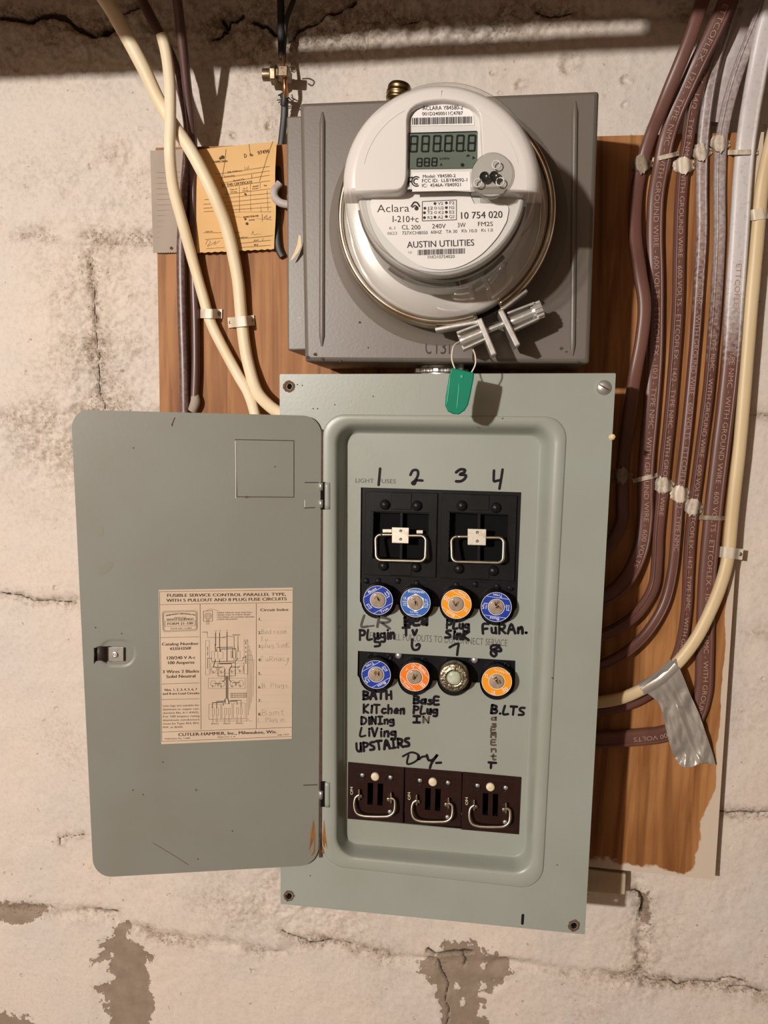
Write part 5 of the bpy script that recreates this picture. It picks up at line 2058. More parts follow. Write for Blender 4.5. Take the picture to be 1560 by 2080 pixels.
    mb.build('slot', M['rust_dark'], parent=cov)
    # chip of wood stuck to the right edge
    mb = MB()
    mb.lathe(P(1243, 888, D_COV + .001), (0.2, -1, .3), [(0, -.001), (.003, 0), (.0022, .002), (0, .0028)], 7, smooth=False)
    mb.build('wood_chip', M['chip'], parent=cov)
    # hinge knuckles
    for y0, y1 in ((980, 1034), (1588, 1638)):
        mb = MB()
        mb.sweep([P(665, y0 + (y1 - y0) * i / 6, D_COV + .0008) for i in range(7)], .0060, .0044, seg=14)
        mb.build('hinge_knuckle', M['grey_paint'], parent=cov)
        mb = MB()
        rect(mb, 651, y0 - 1, 661, y1 + 1, Plane(D_COV + .0022), 0, 0)
        mb.build('hinge_slot', M['recess_shade'], parent=cov, fix=False)
    mb = MB()
    quad(mb, (650, 872), (656, 872), (653.5, 1742), (647.5, 1742), COVER, 0, .0017)
    mb.build('hinge_gap', M['rust_dark'], parent=cov, fix=False)


make_cover()


def make_back_box():
    mb = MB()
    q = [(592, 790), (1228, 790), (1170, 1865), (592, 1805)]
    f = [P(x, y, D_COV) for x, y in q]
    mb.prism([Vector((p.x, -.0995, p.z)) for p in f], [Vector((p.x, -.0205, p.z)) for p in f], caps=False)
    mb.add([Vector((p.x, -.0215, p.z)) for p in f], [(0, 1, 2, 3)])
    o = mb.build('back_box', M['grey_paint'], parent=panel, fix=False)
    s = o.modifiers.new('thickness', 'SOLIDIFY')
    s.thickness = .0012


make_back_box()


def make_door():
    n = 9
    mb = MB()
    o = rrect((144, 832), (653, 845), (647, 1757), (190, 1783), 38, n)
    dish0 = rrect((198, 1297), (278, 1297), (278, 1357), (198, 1357), 30, n)
    dish1 = rrect((204, 1304), (271, 1304), (271, 1351), (204, 1351), 23, n)
    f = [DOOR(p.x, p.y, 0) for p in o]
    e1 = [DOOR(p.x, p.y, 0) - DOOR.n * .0016 for p in o]
    fill_mesh(mb, f, [[DOOR(p.x, p.y, 0) for p in dish0]])
    mb.loft([f, e1], 0, False)
    fill_mesh(mb, e1, [])
    d0 = [DOOR(p.x, p.y, 0) for p in dish0]
    d1 = [DOOR(p.x, p.y, 0) + DOOR.n * -.0010 for p in dish1]
    mid = [(p + q) / 2 + DOOR.n * .0002 for p, q in zip(d0, d1)]
    mb.loft([d0, mid, d1], 0, True)
    fill_mesh(mb, d1, [])
    door = mb.build('door', M['door_paint'], parent=panel)
    door['label'] = 'open grey panel door with the circuit label'
    # knockout square
    mb = MB()
    sq = [(478, 893), (597, 895), (597, 1010), (481, 1009)]
    for i in range(4):
        stroke(mb, [sq[i], sq[(i + 1) % 4]], 1.5, DOOR, 0, .00015)
    mb.build('stamped_square', M['box_mark'], parent=door, fix=False)
    for pts in ([(619, 980), (648, 980)], [(616, 1595), (645, 1594)], [(618, 1032), (640, 1031)]):
        mb = MB()
        stroke(mb, pts, 1.8, DOOR, 0, .0002)
        mb.build('hinge_slit', M['box_mark'], parent=door, fix=False)
    for x, y in ((559, 948), (194, 1275), (247, 1287), (331, 1548), (291, 1614), (270, 1605), (349, 862), (472, 1688), (402, 1745), (271, 910)):
        mb = MB()
        disc(mb, x, y, 1.4, DOOR, 0, .0002, 7)
        mb.build('paint_fleck', M['box_mark'], parent=door, fix=False)
    for pts, w, mt in (([(349, 866), (351, 858), (355, 848)], 1.4, 'box_mark'), ([(310, 1712), (345, 1733), (383, 1757)], .8, 'box_paint'),
                       ([(478, 895), (479, 960), (479, 1012)], 1.3, 'label_white'), ([(619, 1016), (619, 1030)], 1.2, 'label_white')):
        mb = MB()
        stroke(mb, pts, w, DOOR, 0, .0003)
        mb.build('fine_line', M[mt], parent=door, fix=False)  # thin marks; the pale ones follow the square's edge and hinge slit
    # grime smudges
    for o_ in ([(198, 1165), (205, 1152), (220, 1142), (230, 1146), (222, 1158), (206, 1168)], [(194, 1075), (204, 1070), (210, 1078), (206, 1088), (198, 1088)]):
        mb = MB()
        mb.add([DOOR(x, y, .00012) for x, y in spline(o_, 4, True)], [list(range(len(o_) * 4))])
        mb.build('smudge', mk('smudged_enamel', (.225, .225, .18), .4) if 'smudged_enamel' not in bpy.data.materials else bpy.data.materials['smudged_enamel'], parent=door, fix=False)
    # rust by the hinge
    mb = MB()
    for o_ in ([(637, 1665), (639, 1690), (637, 1706), (633, 1716), (628, 1727), (630, 1708), (632, 1690)], [(640, 1690), (640, 1715), (639, 1733), (632, 1738), (637, 1727), (638, 1705)]):
        mb.add([DOOR(x, y, .00015) for x, y in spline(o_, 4, True)], [list(range(len(o_) * 4))])
    mb.build('rust_stain', M['rust'], parent=door, fix=False)
    # hinge pins
    for y in (988, 1023, 1614):
        mb = MB()
        mb.sweep([DOOR(652, y - 8, .0004), DOOR(652, y, .0004), DOOR(652, y + 8, .0004)], .0042, .0042, seg=12)
        mb.build('hinge_pin', M['zinc'], parent=door)
    # latch
    mb = MB()
    q = [(217, 1315), (251, 1315), (251, 1343), (217, 1343)]
    mb.prism([DOOR(x, y, .0016) for x, y in q], [DOOR(x, y, -.0008) for x, y in q])
    c = DOOR(233, 1330, .0016)
    mb.lathe(c, -DOOR.n * -1, [(.0026, 0), (.0030, .0005), (.0018, .0008), (.0008, .0004), (0, .0009)], 20)
    la = mb.build('latch_plate', M['zinc'], parent=door, bevel=.0003)
    mb = MB()
    sec = [(219, .0012), (214, .0050), (206, .0085), (199, .0090), (194, .0070), (192, .0110)]
    lt = [DOOR(x, 1313 + (3 if i > 3 else 0), o2) for i, (x, o2) in enumerate(sec)]
    lb = [DOOR(x, 1344 + (4 if i == 5 else 0) - (2 if i in (2, 3) else 0), o2) for i, (x, o2) in enumerate(sec)]
    mb.loft([lt, lb], 0, True, closed=False)
    sp = mb.build('latch_spring', M['dark_steel'], parent=door, fix=False)
    so = sp.modifiers.new('thickness', 'SOLIDIFY')
    so.thickness = .0007
    make_label(door)


def make_label(door):
    mb = MB()

    def L(x, y):
        return (300 + x / 4.875, 1180 + y / 4.875)
    q = [L(108, 88), L(1437, 66), L(1427, 1563), L(134, 1617)]
    nu, nv = 10, 12
    vs = []
    for i in range(nu + 1):
        for j in range(nv + 1):
            u, v = i / nu, j / nv
            x = (q[0][0] * (1 - u) + q[1][0] * u) * (1 - v) + (q[3][0] * (1 - u) + q[2][0] * u) * v
            y = (q[0][1] * (1 - u) + q[1][1] * u) * (1 - v) + (q[3][1] * (1 - u) + q[2][1] * u) * v
            vs.append(DOOR(x, y, .0003))
    mb.add(vs, [(i * (nv + 1) + j, i * (nv + 1) + j + 1, (i + 1) * (nv + 1) + j + 1, (i + 1) * (nv + 1) + j) for i in range(nu) for j in range(nv)], 0, True)
    OF = .00045

    def ln(a, b, w=1.6, mi=1):
        stroke(mb, [L(*a), L(*b)], w / 4.875 * 1.15, DOOR, mi, OF, smooth=False)

    def pth(pts, w=3.0, mi=1):
        stroke(mb, [L(*p) for p in pts], w / 4.875 * 1.15, DOOR, mi, OF, smooth=False)

    def tx(s, x0, x1, y, h, dy=0.0, bold=0.0, mi=1):
        text(mb, s, L(x0, y), L(x1, y + dy), h / 4.875, DOOR, mi, OF, bold)
    ln((115, 107), (1432, 90), 3)
    ln((115, 235), (1432, 212), 3)
    ln((117, 107), (140, 1590), 2.5)
    tx('FUSIBLE SERVICE CONTROL PARALLEL TYPE,', 188, 1368, 158, 30, -12, .035)
    tx('WITH 5 PULLOUT AND 8 PLUG FUSE CIRCUITS', 184, 1376, 208, 30, -16, .035)
    ln((518, 228), (528, 1472), 3)
    ln((1075, 224), (1075, 1462), 3)
    ln((127, 562), (510, 552), 3)
    ln((136, 1021), (512, 1010), 3)
    ln((138, 1176), (512, 1166), 3)
    ln((140, 1498), (1425, 1450), 3)
    ln((145, 1590), (1425, 1540), 3)
    for k in range(3):
        o = 7 * k
        r = rrect(L(143 + o, 300 + o), L(490 - o, 290 + o), L(494 - o, 492 - o), L(150 + o, 507 - o), 5, 4)
        r = [(p.x, p.y) for p in r]
        stroke(mb, r + [r[0]], .45, DOOR, 1, OF, smooth=False)
    for a, b in (((170, 402), (470, 395)), ((470, 395), (472, 442)), ((472, 442), (174, 452)), ((174, 452), (170, 402))):
        ln(a, b, 2.4)
    text(mb, 'Underwriters Laboratories, Inc.', L(178, 352), L(475, 345), 17 / 4.875, DOOR, 1, OF, .02, 3.6)
    tx('INSPECTED', 262, 380, 372, 13, -3)
    tx('SERVICE EQUIPMENT', 186, 458, 393, 19, -6, .01)
    tx('FORM 21-100', 192, 448, 438, 24, -8, .01)
    tx('ISSUE NO. U-847', 225, 436, 480, 15, -6)
    for s, x0, x1, y, h, b in (('Catalog Number', 138, 506, 640, 28, .03), ('4335H350F', 216, 434, 686, 28, .025), ('120/240 V A-c', 180, 472, 778, 30, .025), ('100 Amperes', 192, 462, 826, 30, .03),
                               ('3 Wires 2 Blades', 143, 508, 914, 30, .03), ('Solid Neutral', 182, 472, 962, 30, .03), ('Nos. 1, 2, 3, 4, 5, 6, 7', 166, 488, 1090, 22, .03), ('and 8 are Load Circuits', 146, 510, 1128, 22, .04)):
        tx(s, x0, x1, y, h, -7, b)
    for i, (s, x1) in enumerate((('Line lugs are suitable for', 510), ('aluminum or copper con-', 510), ('ductors No. 6-1 AWG.', 508), ('For 100 ampere rating', 512), ('aluminum conductors', 512), ('must be Type RH, RH-', 512), ('RW, or RHW.', 352))):
        tx(s, 150, x1, 1246 + i * 35.5, 19, -7 if i < 6 else -3)
    tx('CUTLER-HAMMER, Inc., Milwaukee, Wis.', 300, 1278, 1538, 31, -30, .045)
    tx('Publication No. 12680', 168, 420, 1570, 14, -7)
    tx('Made in U. S. A.', 692, 870, 1553, 14, -6)
    tx('July 1957', 1288, 1400, 1532, 14, -5)
    # terminal picture
    for a, b in (((552, 300), (640, 292)), ((640, 292), (642, 398)), ((642, 398), (552, 400)), ((552, 400), (552, 300))):
        ln(a, b, 3)
    for r in (34, 24, 12):
        pth([(598 + r * math.cos(a * .5236), 348 + r * math.sin(a * .5236)) for a in range(13)], 2)
    ln((575, 300), (620, 275), 2)
    ln((620, 275), (712, 298), 2)
    for x in (583, 595, 606):
        ln((x, 380), (x, 432), 2)
    for i, s in enumerate(('INSERT WIRE IN HOLE AND PULL', 'UNDER HEAD OF SCREW WHEN', 'TIGHTENING. NO LOOPING AROUND', 'SCREW NECESSARY')):
        tx(s, 684, (1034, 1014, 1054, 892)[i], 322 + 22 * i, 13, -4)
    # wiring diagram
    for pts, w in (([(590, 505), (590, 560), (770, 562)], 3), ([(672, 510), (672, 640)], 6), ([(712, 510), (712, 640)], 6), ([(785, 505), (785, 795)], 6), ([(855, 545), (855, 640)], 3), ([(893, 545), (893, 640)], 3),
                   ([(840, 535), (915, 532)], 2), ([(735, 560), (800, 545), (850, 555)], 3), ([(684, 700), (684, 660), (838, 656), (838, 760)], 6), ([(722, 700), (722, 676), (872, 670), (872, 770)], 6),
                   ([(600, 765), (628, 765), (632, 800), (855, 795), (855, 765)], 5), ([(975, 750), (942, 760), (940, 790), (868, 792), (868, 940), (812, 942)], 5), ([(672, 775), (650, 850)], 6), ([(710, 780), (712, 822), (830, 820), (830, 850), (808, 875), (808, 980)], 6),
                   ([(855, 800), (855, 812), (695, 816), (696, 942), (765, 942)], 5), ([(762, 870), (765, 980), (740, 1000)], 6), ([(778, 940), (778, 1165), (765, 1170), (765, 1210)], 7), ([(792, 940), (792, 1165), (803, 1190), (803, 1220)], 7),
                   ([(645, 855), (740, 857)], 5), ([(835, 855), (912, 852)], 5), ([(655, 1015), (730, 1018)], 5), ([(838, 1008), (915, 1004)], 5), ([(695, 1018), (695, 1045)], 4), ([(875, 1010), (875, 1040)], 4), ([(808, 980), (828, 1000)], 5),
                   ([(640, 1260), (640, 1206), (750, 1200), (750, 1232)], 7), ([(683, 1260), (683, 1192), (770, 1190)], 6), ([(810, 1195), (885, 1190), (885, 1225)], 6), ([(818, 1184), (925, 1182), (925, 1250)], 5),
                   ([(668, 625), (672, 700), (684, 690)], 6), ([(712, 640), (716, 700)], 6), ([(855, 640), (858, 690)], 4), ([(893, 640), (895, 700)], 5), ([(868, 790), (895, 768)], 6),
                   ([(960, 600), (990, 590)], 4), ([(972, 605), (972, 630)], 5), ([(972, 650), (972, 672)], 5), ([(972, 692), (972, 712)], 5), ([(972, 735), (972, 820)], 5), ([(593, 650), (593, 690)], 4), ([(593, 700), (593, 740)], 4), ([(593, 760), (593, 870)], 4)):
        pth(pts, w)
    for b in ((573, 590, 610, 930), (955, 580, 992, 922), (632, 700, 660, 770), (695, 700, 745, 770), (825, 695, 845, 765), (885, 695, 915, 770), (605, 1220, 722, 1370), (735, 1215, 835, 1365), (850, 1210, 965, 1360), (600, 962, 965, 1065), (622, 815, 950, 915),
              (640, 1265, 660, 1330), (680, 1265, 700, 1330), (760, 1260, 780, 1325), (800, 1260, 818, 1325), (880, 1255, 898, 1320), (918, 1255, 936, 1320)):
        x0, y0, x1, y1 = b
        for a_, b_ in (((x0, y0), (x1, y0)), ((x1, y0), (x1, y1)), ((x1, y1), (x0, y1)), ((x0, y1), (x0, y0))):
            ln(a_, b_, 1.6)
    for i, x in enumerate((992, 1008, 1022, 1036, 1052)):
        ln((990, 600 + 45 * i), (x, 602 + 45 * i), 1.8)
        ln((x, 602 + 45 * i), (x - 12, 1390 - 60 * i), 1.8)
    ln((665, 1388), (1035, 1386), 1.8)
    ln((610, 1372), (1010, 1366), 1.8)
    for x in (645, 685, 762, 805, 885, 925):
        ln((x, 1330), (x, 1405), 2)
    for cx, cy in ((655, 880), (735, 880), (840, 875), (920, 870), (650, 1020), (735, 1022), (842, 1022), (922, 1018)):
        pth([(cx + 28 * math.cos(a * .5236), cy - 4 + 30 * math.sin(a * .5236)) for a in range(13)], 1.8)
        pth([(cx - 8, cy + 8), (cx - 8, cy + 35)], 4)
    for s, x0, x1, y in (('BRANCH', 628, 700, 1420), ('BRANCH', 748, 820, 1418), ('RANGE', 872, 942, 1415), ('BRANCH', 840, 915, 540), ('LINE', 540, 590, 512), ('L1', 660, 682, 500), ('L2', 702, 724, 498), ('N', 778, 790, 496)):
        tx(s, x0, x1, y, 11)
    for i in range(3):
        tx('WIRES MUST BE PLACED BEHIND', 818, 985, 1122 + 18 * i, 11, -4)
    # circuit index
    tx('Circuit Index', 1112, 1395, 300, 26, -4, .02)
    for i in range(8):
        y = 392 + 134.5 * i
        tx('%d.' % (i + 1), 1092, 1124, y, 28, 0, .02)
        for yy in (y, y + 66):
            for x in range(1132, 1415, 16):
                disc(mb, *L(x, yy - (x - 1132) * .01), .42, DOOR, 2, OF, 5)

    def pen(s, x0, x1, y, h, dy=0):
        hand(mb, s, L(x0, y), L(x1, y + dy), h / 4.875, .62, DOOR, 2, OF)
    pen('Bed room', 1125, 1370, 526, 46, -6)
    pen('Tv', 1115, 1185, 600, 44)
    pen('plug SinK', 1130, 1400, 665, 48, -8)
    pen('FuRnace', 1120, 1400, 798, 48, -8)
    stroke(mb, [L(1395, 770), L(1380, 820), L(1352, 838)], .62, DOOR, 2, OF)
    pen('B. Plugs', 1130, 1380, 1062, 46, -8)
    pen('Bsmt', 1128, 1350, 1330, 50, -8)
    pen('L. Plug in', 1090, 1350, 1402, 46, -10)
    mb.build('circuit_label', [M['label_paper'], M['print_brown'], M['pencil']], parent=door, fix=False)


make_door()


# ------------------------------------------------------------------ fuse block (black) behind the openings
def make_blocks():
    mb = MB()
    DB = .0945
    pl = Plane(DB)
    # top block: plate with the two pullout wells cut out
    wells = [[(760, 1040), (871, 1044), (869, 1140), (758, 1134)], [(915, 1041), (1032, 1047), (1028, 1146), (912, 1141)]]
    out = [(728, 985), (1064, 995), (1056, 1275), (726, 1265)]
    sock = [[(x + 32 * math.cos(a * .314), y + 32 * math.sin(a * .314)) for a in range(20)] for x, y in [(fx + 3, fy - 4) for fx, fy in FUSES_TOP]]
    fill_mesh(mb, [pl(*p) for p in out], [[pl(*p) for p in w] for w in wells])
    for w in wells:
        l0 = [pl(*p) for p in w]
        l1 = [p + Vector((0, .016, 0)) for p in l0]
        mb.loft([l0, l1], 0, False, cap1=True)
    mb.loft([[pl(*p) for p in out], [pl(*p) + Vector((0, .02, 0)) for p in out]], 0, False)
    # ledge above the fuses and little round bosses
    blk = mb.build('main_fuse_block', M['black_plastic'], parent=panel)
    mb = MB()
    q = [(733, 1176), (1055, 1187), (1054, 1194), (733, 1183)]
    mb.prism([pl(x, y, .0022) for x, y in q], [pl(x, y, -.001) for x, y in q])
    for x, y in ((744, 1180), (808, 1180), (768, 1180), (847, 1185), (927, 1188), (965, 1187), (1010, 1191), (1036, 1194)):
        mb.lathe(pl(x, y, .0018), (0, -1, 0), [(.0028, 0), (.0026, .0012), (.0012, .0018), (0, .0014)], 14)
    mb.build('block_ledge', M['black_plastic'], parent=blk)
    mb = MB()
    out = [(722, 1317), (1052, 1337), (1050, 1425), (722, 1412)]
    mb.prism([pl(*p) for p in out], [pl(*p) + Vector((0, .02, 0)) for p in out])
    blk2 = mb.build('branch_fuse_block', M['black_plastic'], parent=panel)
    mb = MB()
    for x, y, zz in ((810, 1331, 1), (964, 1340, 1)):
        mb.lathe(pl(x, y, .001), (0, -1, 0), [(.0035, 0), (.0034, .001), (.002, .0022), (0, .0026)], 16)
    mb.build('block_screw', M['zinc'], parent=blk2)
    mb = MB()
    for x, y in ((752, 1333), (791, 1334), (861, 1341), (909, 1342), (953, 1338), (1003, 1349), (1030, 1350)):
        mb.lathe(pl(x, y, .0), (0, -1, 0), [(.0030, 0), (.0030, .0012), (.0018, .0014), (.0016, .0002), (0, .0002)], 14)
    mb.build('block_boss', M['black_plastic'], parent=blk2)
    # socket collars behind the fuses
    for fs, b in ((FUSES_TOP, blk), (FUSES_LOW, blk2)):
        for x, y in fs:
            mb = MB()
            c = P(x - 1, y - 3, .1035)
            mb.lathe(Vector((c.x, 0, c.z)), (0, -1, 0), [(.0150, .0935), (.0150, .1000), (.0144, .1015), (.0128, .1018), (.0125, .1000)], 32)
            mb.build('fuse_socket', M['black_plastic'], parent=b, fix=False)


make_blocks()


# ------------------------------------------------------------------ main pullouts
def main_pullout(idx, frame, well, domes, square, handle, tabs, label):
    t = thing('main_pullout', label, 'pullout fuse holder', P(sum(p[0] for p in frame) / 4, sum(p[1] for p in frame) / 4, .095), 'main pullouts')
    pl = Plane(.0965)
    mb = MB()
    f3 = [pl(*p) for p in frame]
    w3 = [pl(*p) for p in [(Vector(a)) for a in well]]
    fill_mesh(mb, f3, [w3])
    mb.loft([f3, [p + Vector((0, .0018, 0)) for p in f3]], 0, False)
    w4 = [p + Vector((0, .011, 0)) for p in w3]
    mb.loft([w3, w4], 1, False, cap1=True)  # well walls coloured black for the shade inside
    # inset line and centre panel
    cx = (well[0][0] + well[1][0]) / 2
    for y0, y1 in ((frame[0][1] + 3, well[0][1] - 4), (well[2][1] + 4, frame[2][1] - 5)):
        q = [(cx - 21, y0), (cx + 21, y0 + 1), (cx + 20, y1 + 1), (cx - 21, y1)]
        mb.prism([pl(x, y, .0007) for x, y in q], [pl(x, y, -.0004) for x, y in q])
    body = mb.build('body', [M['black_plastic'], M['recess_shade']], parent=t, bevel=.0006)
    mb = MB()
    q = [(cx - 3, well[0][1] + 3), (cx + 3, well[0][1] + 3), (cx + 2, well[2][1] - 4), (cx - 4, well[2][1] - 4)]
    mb.prism([pl(x, y, -.003) for x, y in q], [pl(x, y, -.0105) for x, y in q])
    mb.build('barrier', M['black_plastic'], parent=body, bevel=.0004)
    for x, y in domes:
        mb = MB()
        mb.lathe(pl(x, y, 0), (0, -1, 0), [(.0050, -.0002), (.0049, .0012), (.0042, .0028), (.0026, .0040), (0, .0045)], 24)
        mb.build('rivet_dome', M['black_plastic'], parent=t, fix=False)
    # relief lettering up the sides
    mb = MB()
    xl, xr = frame[0][0] + 8, well[1][0] + 12
    yb = well[3][1]
    for x, dx in ((xl + 9, .0), (xr + 3, -2)):
        text(mb, 'PULL OUT FOR OFF', (x - 3, yb + 2), (x, well[0][1] - 2), 6.5, pl, 0, .0006)
    mb.build('relief_lettering', M['black_mark'], parent=body, fix=False)
    # clip plate
    D_S = .103
    sp = Plane(D_S)
    x0, y0, x1, y1 = square
    mb = MB()
    q = [(x0, y0), (x1, y0 + 1), (x1 - 1, y1 + 1), (x0, y1)]
    mb.prism([sp(x, y) for x, y in q], [sp(x, y, -.003) for x, y in q])
    mb.box(sp((x0 + x1) / 2, (y0 + y1) / 2, -.006), (.006, .010, .006))
    cl = mb.build('clip_plate', M['plate_nickel'], parent=t, bevel=.0004)
    mb = MB()
    for y in (y0 + 7, y1 - 8):
        mb.lathe(sp((x0 + x1) / 2, y, 0), (0, -1, 0), [(.0014, 0), (.0014, .0005), (.0007, .0007), (.0005, .0001), (0, .0001)], 14)
    mb.build('rivet', M['nail'], parent=cl, fix=False)
    # bail
    hx0, hy0, hx1, hy1 = handle
    r = 11
    pts = [(x0 + 2, hy0)]
    pts += [(hx0 + r, hy0)] + arc_px(hx0 + r, hy0 + r, r, 270, 180, 5) + arc_px(hx0 + r + 1, hy1 - r, r, 180, 90, 5)
    pts += arc_px(hx1 - r - 1, hy1 - r + 2, r, 90, 0, 5) + arc_px(hx1 - r, hy0 + r + 2, r, 0, -90, 5) + [(x1 - 2, hy0 + 2)]
    dense = []
    for a, b in zip(pts, pts[1:]):
        for k in range(4):
            dense.append((a[0] + (b[0] - a[0]) * k / 4, a[1] + (b[1] - a[1]) * k / 4))
    dense.append(pts[-1])
    top, bot = hy0, hy1
    path = [P(x, y, .1015 + .006 * (y - top) / (bot - top)) for x, y in dense]
    mb = MB()
    mb.sweep(path, .0031, .0031, seg=12)
    mb.build('bail_handle', M['handle'], parent=t, fix=False)
    for a in tabs:
        mb = MB()
        x0, y0, x1, y1 = a
        q = [(x0, y0), (x1, y0), (x1, y1), (x0, y1)]
        mb.prism([Plane(.092)(x, y) for x, y in q], [Plane(.090)(x, y) for x, y in q])
        mb.build('contact_tab', M['plate_nickel'], parent=t, bevel=.0003)


main_pullout(0, [(742, 998), (889, 1002), (885, 1174), (740, 1168)], [(759, 1039), (872, 1042), (870, 1140), (757, 1134)],
             [(782, 1025), (847, 1027), (779, 1149), (845, 1152)], (796, 1071, 831, 1103), (763, 1086, 865, 1138), [(777, 1075, 796, 1082), (846, 1077, 859, 1084)],
             'black main pullout under handwritten 1 and 2, with wire handle and brass tabs')
main_pullout(1, [(897, 1002), (1051, 1007), (1045, 1181), (893, 1175)], [(914, 1040), (1033, 1046), (1029, 1147), (911, 1141)],
             [(938, 1027), (1007, 1031), (932, 1155), (1002, 1159)], (950, 1074, 988, 1107), (917, 1090, 1023, 1141), [],
             'black main pullout under handwritten 3 and 4, with wire handle')


# ------------------------------------------------------------------ plug fuses
def plug_fuse(x, y, col, rot, words, label, kind='plain'):
    D_F = .1125
    fp = Plane(D_F)
    k = pxsize(D_F)
    c = fp(x, y)
    t = thing('plug_fuse', label, 'fuse', (c.x, -.104, c.z), 'plug fuses in the panel')
    ax = (0, -1, 0)
    o = Vector((c.x, 0, c.z))
    R = 31.5 * k
    mb = MB()
    mb.lathe(o, ax, [(.0118, .0960), (.0120, .1035), (R * 1.0, .1050), (R * 1.02, .1085), (R * 1.0, .1112), (R * .96, .1121), (R * .9, .1123), (0, .1123)], 48)
    body = mb.build('fuse_body', M['old_metal'] if kind == 'metal' else M['black_plastic'], parent=t, fix=False)
    wr = 16.0 * k
    if kind == 'metal':
        mb = MB()
        mb.lathe(o, ax, [(31 * k, .1123), (30 * k, .1138), (26 * k, .1146), (22 * k, .1142), (20 * k, .1150), (16 * k, .1148), (15 * k, .1136)], 48)
        ring = mb.build('embossed_ring', M['old_metal'], parent=t, fix=False)
        mb = MB()
        for i in range(36):
            a = 2 * math.pi * i / 36
            mb.box(o + Vector((math.cos(a) * 25 * k, -.1147, math.sin(a) * 25 * k)), (.0006, .0007, .0022 if i % 3 else .0012), rot=Matrix.Rotation(-a + .3 * (i % 4), 3, 'Y'))
        mb.build('raised_lettering', M['old_metal'], parent=ring)
        mb = MB()
        mb.lathe(o, ax, [(15.5 * k, .1124), (14 * k, .1142), (10 * k, .1152), (5 * k, .1156), (0, .1158)], 32)
        mb.build('glass_window', M['glass_green'], parent=t, fix=False)
        mb = MB()
        mb.box(o + Vector((1.5 * k, -.1155, 22 * k)), (.0016, .0012, .006), rot=Matrix.Rotation(.25, 3, 'Y'))
        mb.build('solder_tab', M['handle'], parent=t, bevel=.0003)
        return
    # label ring
    mb = MB()
    n = 64

    def ringpts(r, off):
        return [o + Vector((r * math.cos(2 * math.pi * i / n), -(D_F + off), r * math.sin(2 * math.pi * i / n))) for i in range(n)]
    mb.loft([ringpts(30.6 * k, .0001), ringpts(wr * .98, .0001)], 0, False)
    mb.loft([ringpts(31.2 * k, .00022), ringpts(30.3 * k, .00022)], 1, False)
    if kind == 'hex':
        hexo = [o + Vector((19.5 * k * math.cos(math.pi / 6 + i * math.pi / 3), -(D_F + .0002), 19.5 * k * math.sin(math.pi / 6 + i * math.pi / 3))) for i in range(6)]
        mb.add(hexo, [list(range(6))], 1)
    else:
        mb.loft([ringpts(17.2 * k, .0002), ringpts(16.2 * k, .0002)], 1, False)
    loc = lambda px_, py_, off=0.0: o + Vector((px_ * k, -(D_F + off), -py_ * k))
    # chord lines across the label
    ca, sa = math.cos(math.radians(rot)), math.sin(math.radians(rot))

    def rt(px_, py_):
        return (px_ * ca - py_ * sa, px_ * sa + py_ * ca)
    if kind == 'plain':
        for yy in (-20, 20):
            h = math.sqrt(30.2 ** 2 - yy * yy)
            stroke(mb, [rt(-h, yy), rt(h, yy)], .8, loc, 1, .0003)
    for s, wx, wy, wd, cap, spin in words:
        a = math.radians(spin)
        cx, cy = rt(wx, wy)
        th = math.radians(rot) + a
        dx, dy = math.cos(th) * wd / 2, math.sin(th) * wd / 2
        ux, uy = math.sin(th), -math.cos(th)
        bx, by = cx - ux * cap / 2, cy - uy * cap / 2
        text(mb, s, (bx - dx, by - dy), (bx + dx, by + dy), cap, loc, 1, .0003, .03)
    mb.build('face_label', [col, M['white_ink']], parent=t, fix=False)
    mb = MB()
    mb.lathe(o, ax, [(wr, .1126), (wr * .93, .1136), (wr * .8, .1139), (0, .1140)], 40)
    win = mb.build('window', M['fuse_window'], parent=t, fix=False)
    mb = MB()
    rng = random.Random(int(x * 7 + y))
    for i in range(5):
        a, r = rng.uniform(0, 6.28), rng.uniform(0, 7) * k
        mb.box(o + Vector((r * math.cos(a), -.1141, r * math.sin(a) + 3 * k)), (rng.uniform(1.5, 4) * k, .0006, rng.uniform(4, 10) * k), rot=Matrix.Rotation(rng.uniform(-.8, .8), 3, 'Y'))
    mb.build('element', M['fuse_metal'], parent=win)


W15 = [('Buss', 0, -24.5, 20, 6, 0), ('Tron', 0, 24.5, 19, 6, 0), ('15', 23, -3, 11, 9, 0), ('AMP', 22, 4.5, 9, 3.2, 0), ('TL', -23, 0, 10, 8, 0), ('TIME', -23, 6.5, 9, 3, 0)]
W15b = [('Buss', 0, -24.5, 20, 6, 0), ('Tron', 0, 24.5, 19, 6, 180), ('15', 23, -3, 11, 9, 0), ('AMP', 22, 4.5, 9, 3.2, 0), ('TL', -23, 0, 10, 8, 0), ('TIME', -23, 6.5, 9, 3, 0)]
W20 = [('Buss', 0, -24.5, 20, 6, 0), ('Tron', 0, 24.5, 19, 6, 0), ('20', 23, 0, 11, 9, 0), ('TL', -23, 0, 10, 8, 0)]
W30 = [('30', 23, 0, 12, 9, 0), ('Tron', 0, 24.5, 19, 6, 0), ('Buss', 0, -24.5, 20, 6, 0), ('T', -23, 0, 6, 7, 0), ('UL', -18, -15, 9, 6, 0)]
WHEX = [('BUSSMANN', 0, -23.5, 34, 5.2, 0), ('TL', 22, -6.5, 8, 5, 0), ('15', 22, 1, 10, 7, 0), ('AMP', 22, 7.5, 8, 3, 0), ('UL', -22, -8, 7, 6, 0), ('LISTED', -22, -1, 11, 2.6, 0), ('125V', -22, 3, 10, 2.6, 0), ('AIC', -22, 7, 8, 2.6, 0), ('Time Delay', -2, 20, 18, 3.2, 0), ('Assembled in Mexico', -2, 25.5, 30, 3, 0)]
